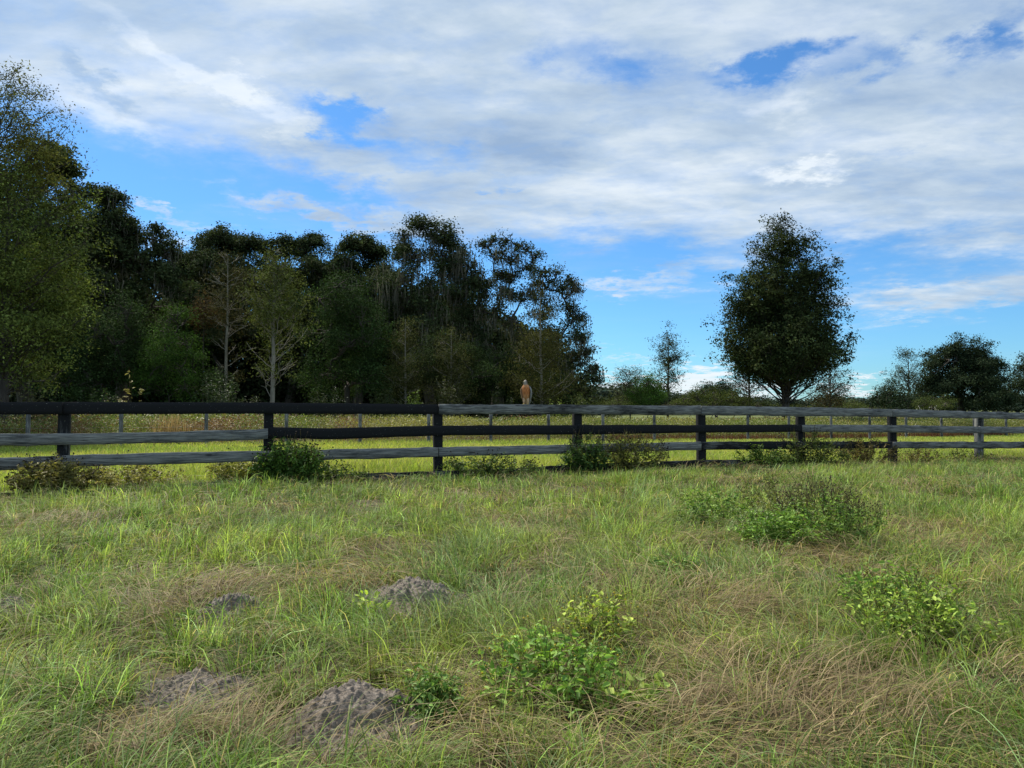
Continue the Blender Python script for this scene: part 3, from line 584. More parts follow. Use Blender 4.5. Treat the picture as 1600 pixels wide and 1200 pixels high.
    return finish(name, label, cat, tuple(base), W, wmat or MBARK, leaf, None, group)

OAKG = 'moss-hung live oaks of the wood'
def body(u0, u1, vt, vb, n, r=38):
    out = []
    for i in range(n): out.append((rng.uniform(u0, u1), rng.uniform(vt, vb), r * rng.uniform(.7, 1.2), r * rng.uniform(.6, 1.0)))
    return out
lobe_tree('live_oak', 'broad dark live oak rising just right of the tall yellowish tree, its left shoulder highest', 190, 46, [(140, 302, 22, 20), (118, 330, 24, 25), (172, 320, 20, 22), (205, 362, 28, 24), (240, 375, 26, 22), (262, 400, 22, 22), (165, 360, 40, 40), (215, 410, 45, 40), (130, 400, 45, 45), (268, 440, 24, 34), (180, 460, 55, 45), (240, 480, 45, 45), (120, 480, 50, 45), (200, 540, 60, 50), (90, 260, 26, 28)], moss=2600, mossL=2.6, tr=.45, group=OAKG)
lobe_tree('live_oak', 'round-topped live oak standing behind the pale-trunked tree, left of it', 345, 56, [(330, 380, 26, 20), (350, 370, 18, 14), (300, 400, 20, 20), (372, 385, 22, 16), (398, 382, 18, 16), (340, 420, 50, 34), (290, 440, 34, 36), (380, 430, 40, 34), (350, 490, 60, 45), (300, 520, 50, 50)], moss=900, tr=.4, group=OAKG)
lobe_tree('live_oak', 'live oak with a bumpy flat top right behind the pale-trunked tree', 450, 58, [(425, 388, 20, 14), (448, 383, 18, 14), (470, 386, 18, 14), (484, 374, 10, 10), (500, 378, 10, 10), (440, 420, 45, 28), (490, 415, 40, 26), (520, 432, 26, 24), (460, 480, 60, 40), (510, 490, 40, 40)], moss=1400, tr=.4, group=OAKG, per=24)
lobe_tree('live_oak', 'live oak with two small crown tufts against the sky, left of the tallest mossy oak', 560, 54, [(560, 380, 20, 13), (545, 386, 16, 10), (578, 386, 12, 12), (594, 392, 9, 12), (560, 415, 34, 22), (590, 425, 26, 20), (530, 425, 26, 20), (560, 460, 50, 36), (600, 470, 36, 36), (590, 510, 40, 36)], moss=1800, mossL=2.2, tr=.4, group=OAKG)
lobe_tree('live_oak', 'tallest live oak of the wood with long grey moss curtains', 672, 50, [(610, 430, 24, 22), (600, 500, 34, 30), (640, 520, 34, 30), (745, 440, 18, 18), (735, 530, 26, 26), (663, 357, 20, 15), (648, 348, 10, 7), (690, 362, 22, 14), (630, 372, 11, 12), (626, 396, 14, 14), (705, 378, 16, 12), (650, 400, 26, 20), (690, 398, 32, 24), (720, 412, 20, 20), (640, 440, 40, 26), (690, 445, 40, 30), (725, 455, 26, 26), (620, 470, 26, 24), (670, 490, 40, 26), (720, 500, 24, 26)], moss=4200, mossL=3.0, tr=.45, rc=.34, Lf=.15, group=OAKG, per=22)
lobe_tree('live_oak', 'open live oak with bare limbs and sky showing between its tufts', 775, 51, [(752, 382, 11, 8), (768, 378, 10, 9), (790, 374, 15, 9), (806, 382, 12, 9), (822, 390, 12, 7), (838, 400, 9, 7), (775, 398, 22, 10), (800, 402, 18, 10), (770, 425, 20, 12), (800, 430, 20, 12), (750, 450, 22, 16), (790, 458, 24, 14), (770, 490, 26, 14), (745, 480, 18, 18), (800, 500, 18, 14), (760, 540, 36, 24), (720, 550, 30, 24), (815, 460, 20, 16), (820, 520, 26, 22), (790, 560, 34, 24), (825, 420, 14, 10), (745, 515, 20, 20)], moss=2200, mossL=2.0, tr=.5, rc=.26, Lf=.14, cpl=15, per=20, fork=.28, depth=.5, group=OAKG)
lobe_tree('live_oak', 'live oak at the right end of the wood, low limbs sweeping to the field', 855, 49, [(848, 425, 16, 9), (868, 428, 18, 9), (890, 438, 12, 9), (900, 450, 8, 8), (840, 445, 20, 14), (875, 455, 22, 12), (885, 480, 16, 14), (850, 480, 26, 18), (900, 500, 14, 12), (880, 520, 24, 16), (910, 525, 16, 12), (912, 552, 16, 14), (890, 555, 24, 18), (925, 578, 13, 12), (935, 592, 10, 7), (900, 595, 26, 16), (860, 560, 36, 30), (845, 520, 26, 26), (912, 615, 24, 14)], moss=2200, mossL=1.5, tr=.45, rc=.26, Lf=.14, cpl=17, per=22, depth=.6, group=OAKG)
lobe_tree('live_oak', 'dark live oak showing behind the left-edge trees', 40, 40, [(95, 250, 24, 24), (70, 290, 36, 34), (30, 300, 36, 36), (80, 350, 44, 44), (20, 370, 50, 50), (60, 430, 55, 50), (10, 480, 55, 50), (90, 500, 50, 50), (50, 560, 60, 50), (-30, 420, 50, 50)], moss=700, tr=.4, group=OAKG)
# nearer, lighter trees at the edge of the wood
lobe_tree('evergreen_tree', 'dense rounded dark green tree right of the pale-trunked tree', 545, 41, [(540, 445, 30, 26), (515, 470, 34, 34), (565, 480, 30, 34), (500, 520, 34, 40), (545, 530, 50, 45), (590, 530, 24, 36), (520, 580, 50, 36), (575, 585, 36, 36), (490, 590, 30, 30)], c1=(.022, .042, .014), c2=(.045, .075, .022), tr=.2, rc=.33, Lf=.12, Wf=.07, per=28)
lobe_tree('bushy_tree', 'bright green bushy tree with thin pale stems left of the pale-trunked tree', 265, 37, [(275, 492, 16, 18), (262, 520, 30, 24), (285, 530, 26, 26), (245, 550, 30, 26), (300, 570, 28, 26), (265, 575, 36, 30), (305, 600, 26, 22), (235, 590, 24, 26)], c1=(.028, .06, .012), c2=(.06, .11, .02), tr=.04, wmat=MBARK, rc=.28, Lf=.10, Wf=.05, cpl=26, fork=.3)
lobe_tree('evergreen_tree', 'dark green tree low at the wood edge below the broad oak', 165, 38, [(190, 485, 26, 26), (160, 520, 34, 34), (205, 530, 30, 34), (140, 560, 36, 36), (190, 580, 40, 36), (225, 560, 24, 30), (330, 600, 24, 24), (120, 600, 34, 26)], c1=(.025, .045, .016), c2=(.05, .08, .025), tr=.18, rc=.3, Lf=.12, Wf=.06, per=28)
lobe_tree('evergreen_tree', 'dark green tree filling the gap under the tallest mossy oak', 690, 42, [(690, 545, 30, 28), (720, 560, 30, 28), (660, 570, 26, 30), (745, 590, 30, 26), (700, 600, 36, 26), (640, 590, 26, 26)], c1=(.022, .038, .014), c2=(.045, .065, .02), tr=.18, rc=.3, Lf=.12, Wf=.06, per=28)
lobe_tree('evergreen_tree', 'dark green tree directly behind the perched hawk', 828, 46, [(820, 575, 24, 22), (838, 595, 26, 22), (805, 605, 26, 20), (860, 605, 26, 20), (825, 620, 34, 14)], c1=(.022, .04, .014), c2=(.05, .07, .02), tr=.16, rc=.3, Lf=.12, Wf=.06, per=30)
lobe_tree('evergreen_tree', 'dark green tree just left of the perched hawk', 765, 44, [(780, 560, 28, 24), (750, 575, 24, 24), (800, 590, 30, 26), (770, 605, 30, 22), (830, 600, 30, 24)], c1=(.022, .04, .014), c2=(.05, .07, .02), tr=.18, rc=.3, Lf=.12, Wf=.06, per=26)
env_tree('slender_tree', 'slender olive tree with thin upright stem left of the hawk, below the tallest oak', 633, 40, [(480, 4), (510, 18), (550, 28), (590, 36), (625, 30)], ncl=230, per=34, rc=.26, Lf=.11, nbr=22, br=.016, Wf=.05, c1=(.045, .052, .018), c2=(.09, .09, .028), tr=.07, wmat=MPALE)
env_tree('slender_tree', 'olive-brown conical tree in front of the right-hand oak', 845, 41, [(440, 4), (470, 18), (510, 32), (550, 42), (590, 50), (625, 44)], ncl=420, per=36, rc=.28, Lf=.11, nbr=22, br=.016, Wf=.05, c1=(.05, .052, .015), c2=(.095, .09, .026), tr=.10, wmat=MPALE)
env_tree('slender_tree', 'loose brown-green young tree standing before the open-limbed oak', 705, 40, [(500, 4), (530, 18), (570, 28), (620, 30)], ncl=230, per=34, rc=.26, Lf=.11, nbr=22, br=.016, Wf=.05, c1=(.05, .052, .018), c2=(.085, .085, .028), tr=.07, wmat=MPALE)
env_tree('slender_tree', 'thin brownish half-bare tree just left of the pale-trunked tree', 352, 41, [(375, 4), (410, 26), (450, 34), (500, 36), (550, 32), (600, 26)], ncl=260, nbr=34, br=.018, per=30, rc=.3, Lf=.11, Wf=.05, c1=(.05, .048, .02), c2=(.09, .08, .03), tr=.10, wmat=MPALE, dens=[1, 1, 1, .7, .4, .3])
env_tree('rusty_tree', 'small tree with orange-brown autumn leaves deep in the wood', 318, 42, [(458, 4), (472, 18), (490, 22), (505, 12)], ncl=30, per=30, rc=.28, Lf=.12, Wf=.06, c1=(.05, .038, .015), c2=(.11, .06, .025), tr=.05, nbr=24, cat='tree')
env_tree('pale_trunked_tree', 'yellow-green tree with a straight pale trunk and bare lower branches', 425, 36, [(382, 8), (405, 24), (440, 38), (480, 46), (510, 53), (540, 57), (570, 56), (600, 46)], ncl=560, per=26, rc=.26, Lf=.12, Wf=.06, c1=(.062, .08, .02), c2=(.135, .15, .042), tr=.12, wmat=MPALE, dens=[1, 1.3, 1.2, 1, .8, .5, .3, .15], nbr=170, asc=.95, br=.013, shell=.3)
# far-left tall tree, two stems close together
env_tree('tall_tree', 'tallest tree, airy olive-yellow crown cut by the left edge of the view', -12, 27, [(92, 20), (115, 62), (150, 92), (190, 118), (225, 122), (260, 110)], ncl=560, per=38, rc=.25, Lf=.12, Wf=.05, c1=(.07, .08, .02), c2=(.16, .155, .04), tr=.2, nbr=150, asc=.9, shell=.25, asym=.5, bare=.25)
env_tree('tall_tree', 'leafy olive-yellow tree in front of the tallest one, its foliage reaching down to the weeds', 5, 26, [(250, 40), (290, 95), (350, 118), (400, 138), (450, 122), (500, 118), (560, 105), (600, 90)], ncl=1250, per=42, rc=.26, Lf=.12, Wf=.055, c1=(.055, .08, .018), c2=(.14, .165, .04), tr=.16, nbr=100, asc=.7, shell=.25, asym=.5, dens=[1, 1, 1, 1, 1, .9, .6, .3])
# woodland mass behind
def woodland():
    b = Buf(); n = 11500; x = rng.uniform(-62, 5.2, n); y = rng.uniform(57, 74, n); u = x / y * F + 800
    top = np.interp(u, [-300, 100, 250, 330, 480, 560, 600, 640, 720, 800, 860, 890], [240, 330, 410, 420, 420, 440, 450, 440, 465, 500, 530, 590]); vv = top + rng.random(n) ** .75 * (646 - top)
    z = CAMH + (637 - vv) / F * y; cc = np.stack([x, y, z], -1)
    V, Q, C = clusters_to_leaves(cc, np.array([-30, 90, 3.]), 26, .75, .42, .26, (.018, .03, .014), (.04, .05, .022)); b.add(V, Q, C)
    obj('woodland', b.mesh('woodland', MT), None, 'dark mass of trees deep in the wood behind the edge trees', 'woodland', kind='stuff')
woodland()

# big lone tree on the right
env_tree('lone_tree', 'large dark egg-shaped tree standing alone right of centre', 1227, 48, [(322, 7), (334, 20), (348, 31), (367, 46), (395, 62), (423, 82), (452, 92), (480, 95), (508, 101), (537, 102), (556, 101), (579, 91), (605, 66)], ncl=3100, per=40, rc=.27, Lf=.19, Wf=.09, c1=(.025, .042, .015), c2=(.062, .074, .026), tr=.26, nbr=230, asc=1.0, shell=.42, asym=.08, rs=.90, dens=[1.2, 1.2, 1.1, 1.1, 1, 1, 1, 1, 1, .95, .85, .5, .15], br=.02)
env_tree('young_tree', 'thin sapling standing under the left side of the lone tree', 1171, 52, [(540, 12), (565, 26), (590, 30), (610, 26)], ncl=40, per=18, rc=.25, Lf=.12, Wf=.05, tr=.09, nbr=36, c1=(.05, .05, .02), c2=(.10, .08, .03), wmat=MBARK)
env_tree('young_tree', 'rounded rust-tinged young tree under the right side of the lone tree', 1298, 54, [(565, 10), (585, 24), (610, 32), (632, 30)], ncl=90, per=30, rc=.3, Lf=.12, Wf=.06, tr=.09, nbr=36, c1=(.05, .05, .02), c2=(.10, .075, .03))
env_tree('young_tree', 'sparse leaning young tree against the sky left of the lone tree', 1043, 58, [(508, 6), (525, 22), (545, 30), (565, 26), (590, 30), (612, 22)], ncl=62, per=26, rc=.26, Lf=.16, Wf=.07, c1=(.04, .055, .025), c2=(.08, .09, .035), tr=.10, nbr=60, asc=.6, shell=.25, lean=.01)
lobe_tree('dense_tree', 'broad dark tree with three crown peaks near the right edge', 1500, 85, [(1492, 540, 14, 18), (1515, 545, 13, 16), (1537, 555, 12, 16), (1475, 560, 18, 22), (1553, 575, 12, 20), (1455, 580, 18, 22), (1510, 575, 34, 34), (1540, 600, 26, 26), (1490, 605, 36, 28), (1455, 610, 22, 20), (1530, 622, 34, 16), (1500, 590, 40, 30)], c1=(.018, .03, .015), c2=(.04, .055, .026), rc=.4, Lf=.24, Wf=.12, cpl=24, per=32, tr=.4)
env_tree('young_tree', 'thin see-through tree on the left flank of the broad dark tree', 1420, 84, [(546, 8), (560, 22), (580, 30), (605, 26), (625, 20)], ncl=80, per=26, rc=.36, Lf=.2, Wf=.09, c1=(.035, .05, .025), c2=(.07, .08, .035), tr=.14, nbr=60, asc=.7)
lobe_tree('dense_tree', 'dark tree cut by the right edge of the view', 1612, 88, [(1600, 575, 14, 18), (1612, 565, 16, 18), (1590, 600, 16, 18), (1610, 605, 26, 26), (1640, 590, 26, 30), (1585, 620, 20, 14)], c1=(.018, .03, .015), c2=(.04, .055, .026), rc=.5, Lf=.24, Wf=.12, cpl=14, per=30, tr=.35)
lobe_tree('dense_tree', 'low dark round tree left of the see-through tree', 1385, 80, [(1385, 612, 16, 14), (1400, 608, 16, 14), (1375, 624, 14, 12), (1405, 625, 20, 12), (1425, 625, 18, 12)], c1=(.02, .035, .018), c2=(.045, .06, .03), rc=.4, Lf=.22, Wf=.11, cpl=14, per=26, tr=.2)
# shrubs of the far hedge
lobe_tree('round_shrub', 'bright green rounded shrub standing at the gap right of the wood', 1010, 46, [(1010, 600, 16, 14), (995, 612, 14, 16), (1024, 614, 15, 16), (1008, 622, 22, 16)], c1=(.035, .075, .014), c2=(.07, .13, .022), rc=.2, Lf=.09, Wf=.04, cpl=44, per=30, tr=.06, cat='shrub')
env_tree('feathery_shrub', 'wispy half-bare shrub behind the bright green rounded shrub', 985, 54, [(572, 14), (585, 26), (600, 30), (620, 30)], ncl=60, per=24, rc=.25, Lf=.12, Wf=.05, c1=(.05, .06, .03), c2=(.09, .10, .05), tr=.06, nbr=70, cat='shrub', shell=.2)
lobe_tree('dense_tree', 'dark round-headed tree far behind the hedge left of the lone tree', 1120, 110, [(1110, 606, 16, 8), (1130, 604, 14, 9), (1095, 614, 14, 9), (1140, 612, 14, 10), (1118, 618, 26, 10)], c1=(.02, .035, .02), c2=(.045, .06, .032), rc=.5, Lf=.3, Wf=.16, cpl=10, per=24, tr=.25)
HG = 'olive shrubs of the far hedge'
hs = lobe_tree('hedge_shrub', 'fresher green hedge shrub below the dark round-headed far tree', 1100, 50, [(1100, 612, 18, 12), (1085, 622, 16, 12), (1118, 622, 18, 12)], c1=(.05, .07, .018), c2=(.09, .105, .03), rc=.22, Lf=.10, Wf=.045, cpl=34, per=26, tr=.05, group=HG, cat='shrub')
for (u, Y, s, zs, lab) in [(1140, 51, 1.1, .9, 'olive hedge shrub midway between the leaning young tree and lone tree'), (1170, 53, 1.0, .75, 'olive hedge shrub at the foot of the sapling under the lone tree'), (1065, 54, 1.0, .8, 'olive hedge shrub just right of the leaning young tree'), (960, 50, 1.1, .75, 'low olive shrub between the wood and the bright green shrub'), (1200, 56, 1.2, .6, 'low olive hedge shrub between the sapling and the lone trunk'), (1260, 58, 1.3, .6, 'low olive shrub just behind the trunk of the lone tree'), (1335, 58, 1.2, .7, 'low olive shrub in the open gap right of the lone tree'), (1465, 62, 1.0, .85, 'light green shrub before the broad dark tree')]:
    x, _, _ = P(u, 637, Y); dup(hs, (x, Y, float(ground(x, Y))), rng.uniform(0, 6), (s, s, zs), lab, HG)
# far treeline
FG = 'trees of the distant treeline'
ft = lobe_tree('far_tree', 'small dark tree of the distant treeline', 950, 170, [(950, 625, 12, 9), (940, 630, 10, 8), (962, 629, 11, 8)], c1=(.025, .04, .028), c2=(.05, .065, .045), rc=.8, Lf=.6, Wf=.32, cpl=5, per=26, tr=.3, group=FG)
for u in [915, 935, 968, 994, 1015, 1042, 1064, 1088, 1112, 1128, 1146, 1172, 1200, 1232, 1262, 1290, 1316, 1335, 1355, 1366, 1378, 1395, 1412, 1428, 1455, 1485, 1505, 1540, 1575, 1605, 905, 925, 975, 985, 1000, 1030, 1052, 1075, 1100, 1160, 1185, 1215, 1250, 1275, 1305, 1325, 1345, 1360, 1372, 1440, 1470, 1520, 1560, 1590, 1620]:
    Y = rng.uniform(150, 230); x, _, _ = P(u, 637, Y); s = rng.uniform(.75, 1.35) * (1.25 if u < 1080 else .8); dup(ft, (x, Y, float(ground(x, Y))), rng.uniform(0, 6), (s * 1.5, s * 1.5, s), None, FG)

# ------------------------------------------------------------------ shrubs and weeds
def plant(name, label, cat, x, y, rx, h, nst, nleaf, Lf, c1, c2, group=None, ry=None, stemc=(.08, .07, .03), heads=0, headc=(.03, .02, .015), headr=.006, wf=.5, sprawl=.35, lowfill=.25, headh=1.25, vib=1.0):
    ry = ry or rx; g = float(ground(x, y)); root = empty(name, (x, y, g), label, cat, group); b = Buf(); r = rng
    an = r.uniform(0, 2 * np.pi, nst); rr = np.sqrt(r.random(nst)); ex = rx * rr * np.cos(an); ey = ry * rr * np.sin(an)
    eh = h * np.sqrt(np.clip(1.15 - rr ** 2 * .95, .08, 1)) * r.uniform(.6, 1.1, nst); sx = ex * (1 - sprawl) * r.uniform(.5, 1, nst); sy = ey * (1 - sprawl) * r.uniform(.5, 1, nst)
    t = np.linspace(0, 1, 6)[None]; gz = ground(x + sx, y + sy) - g
    Pc = np.stack([sx[:, None] + (ex - sx)[:, None] * t ** 1.4, sy[:, None] + (ey - sy)[:, None] * t ** 1.4, gz[:, None] + eh[:, None] * (1.15 * t - .15 * t * t)], -1); Pc[:, 1:] += r.normal(0, .012, Pc[:, 1:].shape)
    for k in (0, 1.57):
        side = np.stack([np.full(nst, math.cos(k)), np.full(nst, math.sin(k)), np.zeros(nst)], -1); V, Q = strips(Pc, np.full((nst, 6), max(.003, .0028 + .0006 * y / 4)) * (1.2 - .7 * t), side); b.add(V, Q, np.asarray(stemc))
    i = r.integers(0, nst, nleaf); tt = np.clip(r.random(nleaf) ** (.65) * (1 + 0) + 0, lowfill * r.random(nleaf), 1); f = tt * 5; k0 = np.minimum(f.astype(int), 4); fr = (f - k0)[:, None]
    p = Pc[i, k0] * (1 - fr) + Pc[i, k0 + 1] * fr + r.normal(0, .4 * Lf, (nleaf, 3)); p[:, 2] = np.maximum(p[:, 2], .01)
    d = norm(r.normal(size=(nleaf, 3)) * [1, 1, .45] + [0, 0, -.05]); nn = norm(r.normal(size=(nleaf, 3)) * .55 + [0, -.1, 1])
    C = mixc(np.broadcast_to(np.asarray(c1, float), (nleaf, 3)), np.asarray(c2, float), np.clip(r.random(nst)[i] * .6 + r.random(nleaf) * .6, 0, 1.15)) * r.lognormal(.1, .28, (nleaf, 1)) * vib
    s = Lf * r.uniform(.55, 1.3, nleaf); lb = Buf(); lb.add(*leaf_fold(p, d, nn, s, s * wf, C)); obj('leaves', lb.mesh('leaves', ML), root)
    if heads:
        i = r.integers(0, nst, heads); hp = Pc[i, 5] + r.normal(0, .035, (heads, 3)) * [1.5, 1.5, .6] + np.stack([np.zeros(heads)] * 2 + [h * (headh - 1) * r.random(heads)], -1); V = []; Q = []
        o = np.array([[1, 0, 0], [0, 1, 0], [-1, 0, 0], [0, -1, 0], [0, 0, 1], [0, 0, -1]]) * headr
        V = (hp[:, None] + o[None] * r.uniform(.7, 1.3, (heads, 1, 1))).reshape(-1, 3); fq = np.array([[0, 1, 4, 4], [1, 2, 4, 4], [2, 3, 4, 4], [3, 0, 4, 4], [1, 0, 5, 5], [2, 1, 5, 5], [3, 2, 5, 5], [0, 3, 5, 5]])[:, :3]
        T = (np.arange(heads) * 6)[:, None, None] + fq[None]; ob = obj('seed_heads', mesh('seed_heads', V, None, ML, np.broadcast_to(np.asarray(headc, float), (len(V), 3)), T=T.reshape(-1, 3)), root, kind='stuff')
        # thin stalks carrying them
        st = np.stack([Pc[i, 4], hp], 1); sd_ = np.tile([1., 0, 0], (heads, 1)); V, Q = strips(st, np.full((heads, 2), .0022 * max(1, y / 6)), sd_); b.add(V, Q, np.asarray(stemc))
    obj('stems', b.mesh('stems', ML), root)
    return root
G1, G2 = (.05, .10, .018), (.11, .18, .035); O1, O2 = (.09, .09, .025), (.20, .15, .045)
FB = 'brambles grown into the board fence'
def fenceplant(u, dt, ru, hpx, nst, nl, Lf, c1, c2, label, heads=0, **k):
    x, y = on_line(u, T1 + dt); s = y / F; plant('bramble', label, 'bramble', x, y, ru * s, hpx * s, nst, int(nl * 1.2), Lf * 1.15, c1, c2, FB, ry=.4, heads=heads, headr=.011, vib=1.2, **k)
fenceplant(88, -.3, 75, 54, 80, 2600, .05, (.07, .07, .022), (.20, .17, .05), 'brown-leaved bramble wrapped round the leftmost fence post', 160)
fenceplant(455, -.25, 62, 66, 110, 5200, .045, (.035, .075, .016), (.10, .17, .03), 'densest green bramble, against the fence right of the second post', 260)
fenceplant(380, .3, 60, 42, 60, 1400, .05, (.10, .12, .025), (.26, .24, .06), 'yellowish low bramble behind the rails left of the densest green one', 60)
fenceplant(205, .3, 85, 40, 60, 1300, .045, (.12, .12, .03), (.24, .21, .07), 'low straw-coloured bramble between the two leftmost posts', 90)
fenceplant(520, -.2, 60, 32, 50, 1000, .04, (.05, .08, .02), (.12, .16, .03), 'low thin bramble trailing right of the densest green one', 60)
fenceplant(765, -.2, 90, 36, 80, 2400, .04, (.05, .08, .02), (.12, .16, .04), 'low spreading green bramble right of the third post, hiding the bottom board', 120)
fenceplant(915, -.25, 42, 60, 70, 2600, .042, (.03, .065, .018), (.08, .13, .03), 'dark green bramble hiding the foot of the fourth post', 120)
fenceplant(985, -.2, 62, 58, 80, 2200, .042, (.07, .08, .022), (.15, .15, .04), 'brownish open bramble just right of the fourth post', 260)
fenceplant(1195, -.2, 50, 34, 50, 1500, .045, (.06, .11, .02), (.15, .20, .04), 'fresh green low bramble left of the sixth post', 50)
fenceplant(1262, -.2, 66, 52, 80, 2500, .045, (.05, .075, .02), (.12, .14, .035), 'seed-headed green bramble round the sixth post', 220)
fenceplant(1350, -.1, 60, 40, 70, 1700, .042, (.09, .075, .028), (.19, .14, .05), 'reddish-brown bramble left of the seventh post', 200)
fenceplant(1430, .0, 45, 26, 40, 700, .04, (.09, .075, .028), (.17, .14, .05), 'small brown bramble right of the seventh post', 60)
fenceplant(1500, -.15, 60, 22, 40, 700, .04, (.06, .08, .022), (.13, .14, .04), 'sparse low bramble near the eighth post', 40)
FW = 'leafy weeds in the foreground grass'
def fw(u, v, ru, hpx, nst, nl, Lf, c1, c2, label, heads=0, **k):
    x, y = gp(u, v); s = y / F; plant('leafy_weed', label, 'weed', x, y, ru * s * 1.15, hpx * s * 1.1, nst, int(nl * 1.15), Lf * 1.03, c1, c2, FW, heads=heads, vib=1.5, **k)
fw(1300, 848, 76, 72, 70, 2600, .034, (.05, .10, .02), (.14, .20, .04), 'tallest dark-stemmed weed with seed heads, in the clump right of centre', 500, stemc=(.05, .035, .025), headc=(.05, .035, .02))
fw(1215, 858, 62, 56, 80, 2800, .034, (.06, .12, .018), (.15, .23, .04), 'bright green low weed at the left foot of the tallest one', 120, headc=(.4, .4, .2))
fw(1120, 822, 62, 52, 60, 1600, .036, (.06, .11, .02), (.14, .20, .04), 'loose green weed at the far left of the clump right of centre', 60, headc=(.4, .36, .12))
fw(1235, 815, 95, 60, 80, 1500, .034, (.08, .10, .025), (.17, .18, .045), 'yellowish seedy weed behind the bright green low one', 300, headc=(.06, .045, .02))
fw(1065, 902, 60, 26, 40, 900, .034, (.05, .11, .02), (.12, .19, .04), 'low green weed on the grass left of the leafy clump', 10, headc=(.4, .4, .2))
fw(860, 1100, 115, 104, 90, 1050, .034, (.05, .11, .02), (.17, .26, .04), 'broad leafy green weed with small yellow flowers, nearest the middle of the view', 60, headc=(.55, .42, .03), headr=.004)
fw(930, 1010, 60, 72, 46, 520, .034, (.10, .16, .025), (.26, .30, .05), 'yellow-green weed with a brown stalk behind the broad leafy one', 60, headc=(.55, .42, .03), headr=.004)
fw(668, 1120, 50, 66, 50, 620, .026, (.04, .09, .016), (.11, .18, .035), 'small-leaved herb with white and yellow flowers beside the nearest sand mound', 26, headc=(.6, .55, .3), headr=.004)
fw(1440, 1010, 95, 88, 90, 1200, .032, (.07, .125, .02), (.21, .27, .045), 'green and yellow leafy weed in the grass at far right', 110, headc=(.30, .24, .05), headr=.005)
fw(1385, 950, 70, 60, 60, 800, .034, (.06, .12, .02), (.16, .23, .04), 'paler loose weed behind the leafy weed at far right', 60, headc=(.30, .24, .05), headr=.005)
fw(580, 968, 24, 40, 10, 70, .045, (.16, .24, .03), (.30, .36, .05), 'small yellow-green seedling in front of the farthest sand mound', 0)
fw(630, 985, 36, 14, 10, 46, .04, (.14, .20, .03), (.26, .30, .05), 'tiny sprawling seedling right of the yellow-green one', 0)
fw(1000, 1108, 36, 50, 12, 90, .042, (.11, .19, .05), (.30, .34, .07), 'small pale weed with broad rounded leaves right of the broad leafy one', 0, wf=.75)
fw(305, 972, 28, 16, 16, 130, .03, (.04, .09, .018), (.10, .17, .03), 'tiny dark green herb beside the small pale sand mound', 0)
fw(905, 1180, 26, 30, 6, 24, .04, (.08, .16, .03), (.14, .22, .04), 'lone small green sprout near the bottom of the view', 0)
# shrubs and saplings at the foot of the wood
EG = 'undergrowth shrubs at the foot of the wood'
def edge_shrub(u, Y, ru, hpx, label, c1, c2, nl=2200, bare=False):
    x = slope(u, 637)[0] * Y; s = Y / F; hh = hpx * s + 1.2; return plant('undergrowth_shrub', label, 'shrub', x, Y, ru * s, hh, 60, nl, .13, c1, c2, EG, stemc=(.16, .14, .11) if bare else (.06, .05, .03), wf=.45)
for (u, Y, ru, hp, lab, c1, c2, nl) in [(40, 24, 45, 50, 'grey twiggy shrub under the leafy olive-yellow tree', (.06, .065, .03), (.13, .12, .05), 500), (150, 31, 40, 30, 'dark green shrub below the left trees', (.025, .045, .015), (.05, .08, .025), 1800), (180, 33, 30, 22, 'pale dry shrub between the left trees', (.14, .12, .07), (.22, .19, .11), 500),
    (340, 35, 40, 60, 'grey-green dense shrub left of the pale trunk', (.03, .05, .022), (.06, .085, .035), 2600), (395, 35, 30, 20, 'low dark shrub at the left foot of the pale trunk', (.03, .045, .02), (.06, .07, .03), 900), (510, 35, 40, 40, 'dark shrub right of the pale trunk', (.022, .036, .014), (.045, .06, .02), 2200), (555, 34, 14, 18, 'pale dead twig clump right of the pale trunk', (.2, .18, .14), (.3, .27, .2), 60),
    (600, 37, 34, 40, 'dark olive shrub below the two-tufted oak', (.03, .045, .016), (.06, .075, .025), 2200), (648, 36, 20, 30, 'bright green climbing shrub left of the hawk', (.07, .11, .025), (.13, .18, .04), 900), (700, 38, 38, 50, 'olive shrub below the tallest mossy oak', (.035, .045, .016), (.07, .075, .025), 2400), (775, 40, 36, 36, 'dark shrub left behind the hawk', (.022, .036, .014), (.05, .065, .022), 2200),
    (850, 41, 36, 50, 'olive shrub right behind the hawk', (.04, .05, .016), (.08, .085, .025), 2400), (875, 38, 34, 18, 'yellow-green low shrub just right of the hawk', (.10, .14, .03), (.20, .24, .06), 1300), (905, 40, 28, 28, 'olive low shrub at the right end of the wood', (.07, .09, .022), (.13, .15, .04), 1300), (945, 46, 34, 14, 'low olive shrub in the gap right of the wood', (.07, .08, .025), (.12, .12, .045), 1400)]:
    edge_shrub(u, Y, ru, hp, lab, c1, c2, nl, bare='twig' in lab or 'dead' in lab)
x, y, _ = P(203, 637, 33); plant('seedling_tree', 'thin red-stemmed sapling with pale yellow leaves at the wood edge', 'sapling', x, y, .75, 2.9, 14, 90, .2, (.2, .17, .06), (.35, .3, .12), stemc=(.13, .06, .05), wf=.5)
for (u, lab) in [(1437, 'left of two white-plumed bushes before the broad dark tree'), (1457, 'right of two white-plumed bushes before the broad dark tree')]:
    x, y, _ = P(u, 637, 60); plant('plumed_bush', lab, 'bush', x, y, .6, 1.36, 40, 600, .12, (.10, .12, .05), (.24, .25, .15), 'white-plumed bushes', heads=70, headc=(.5, .49, .45), headr=.04)

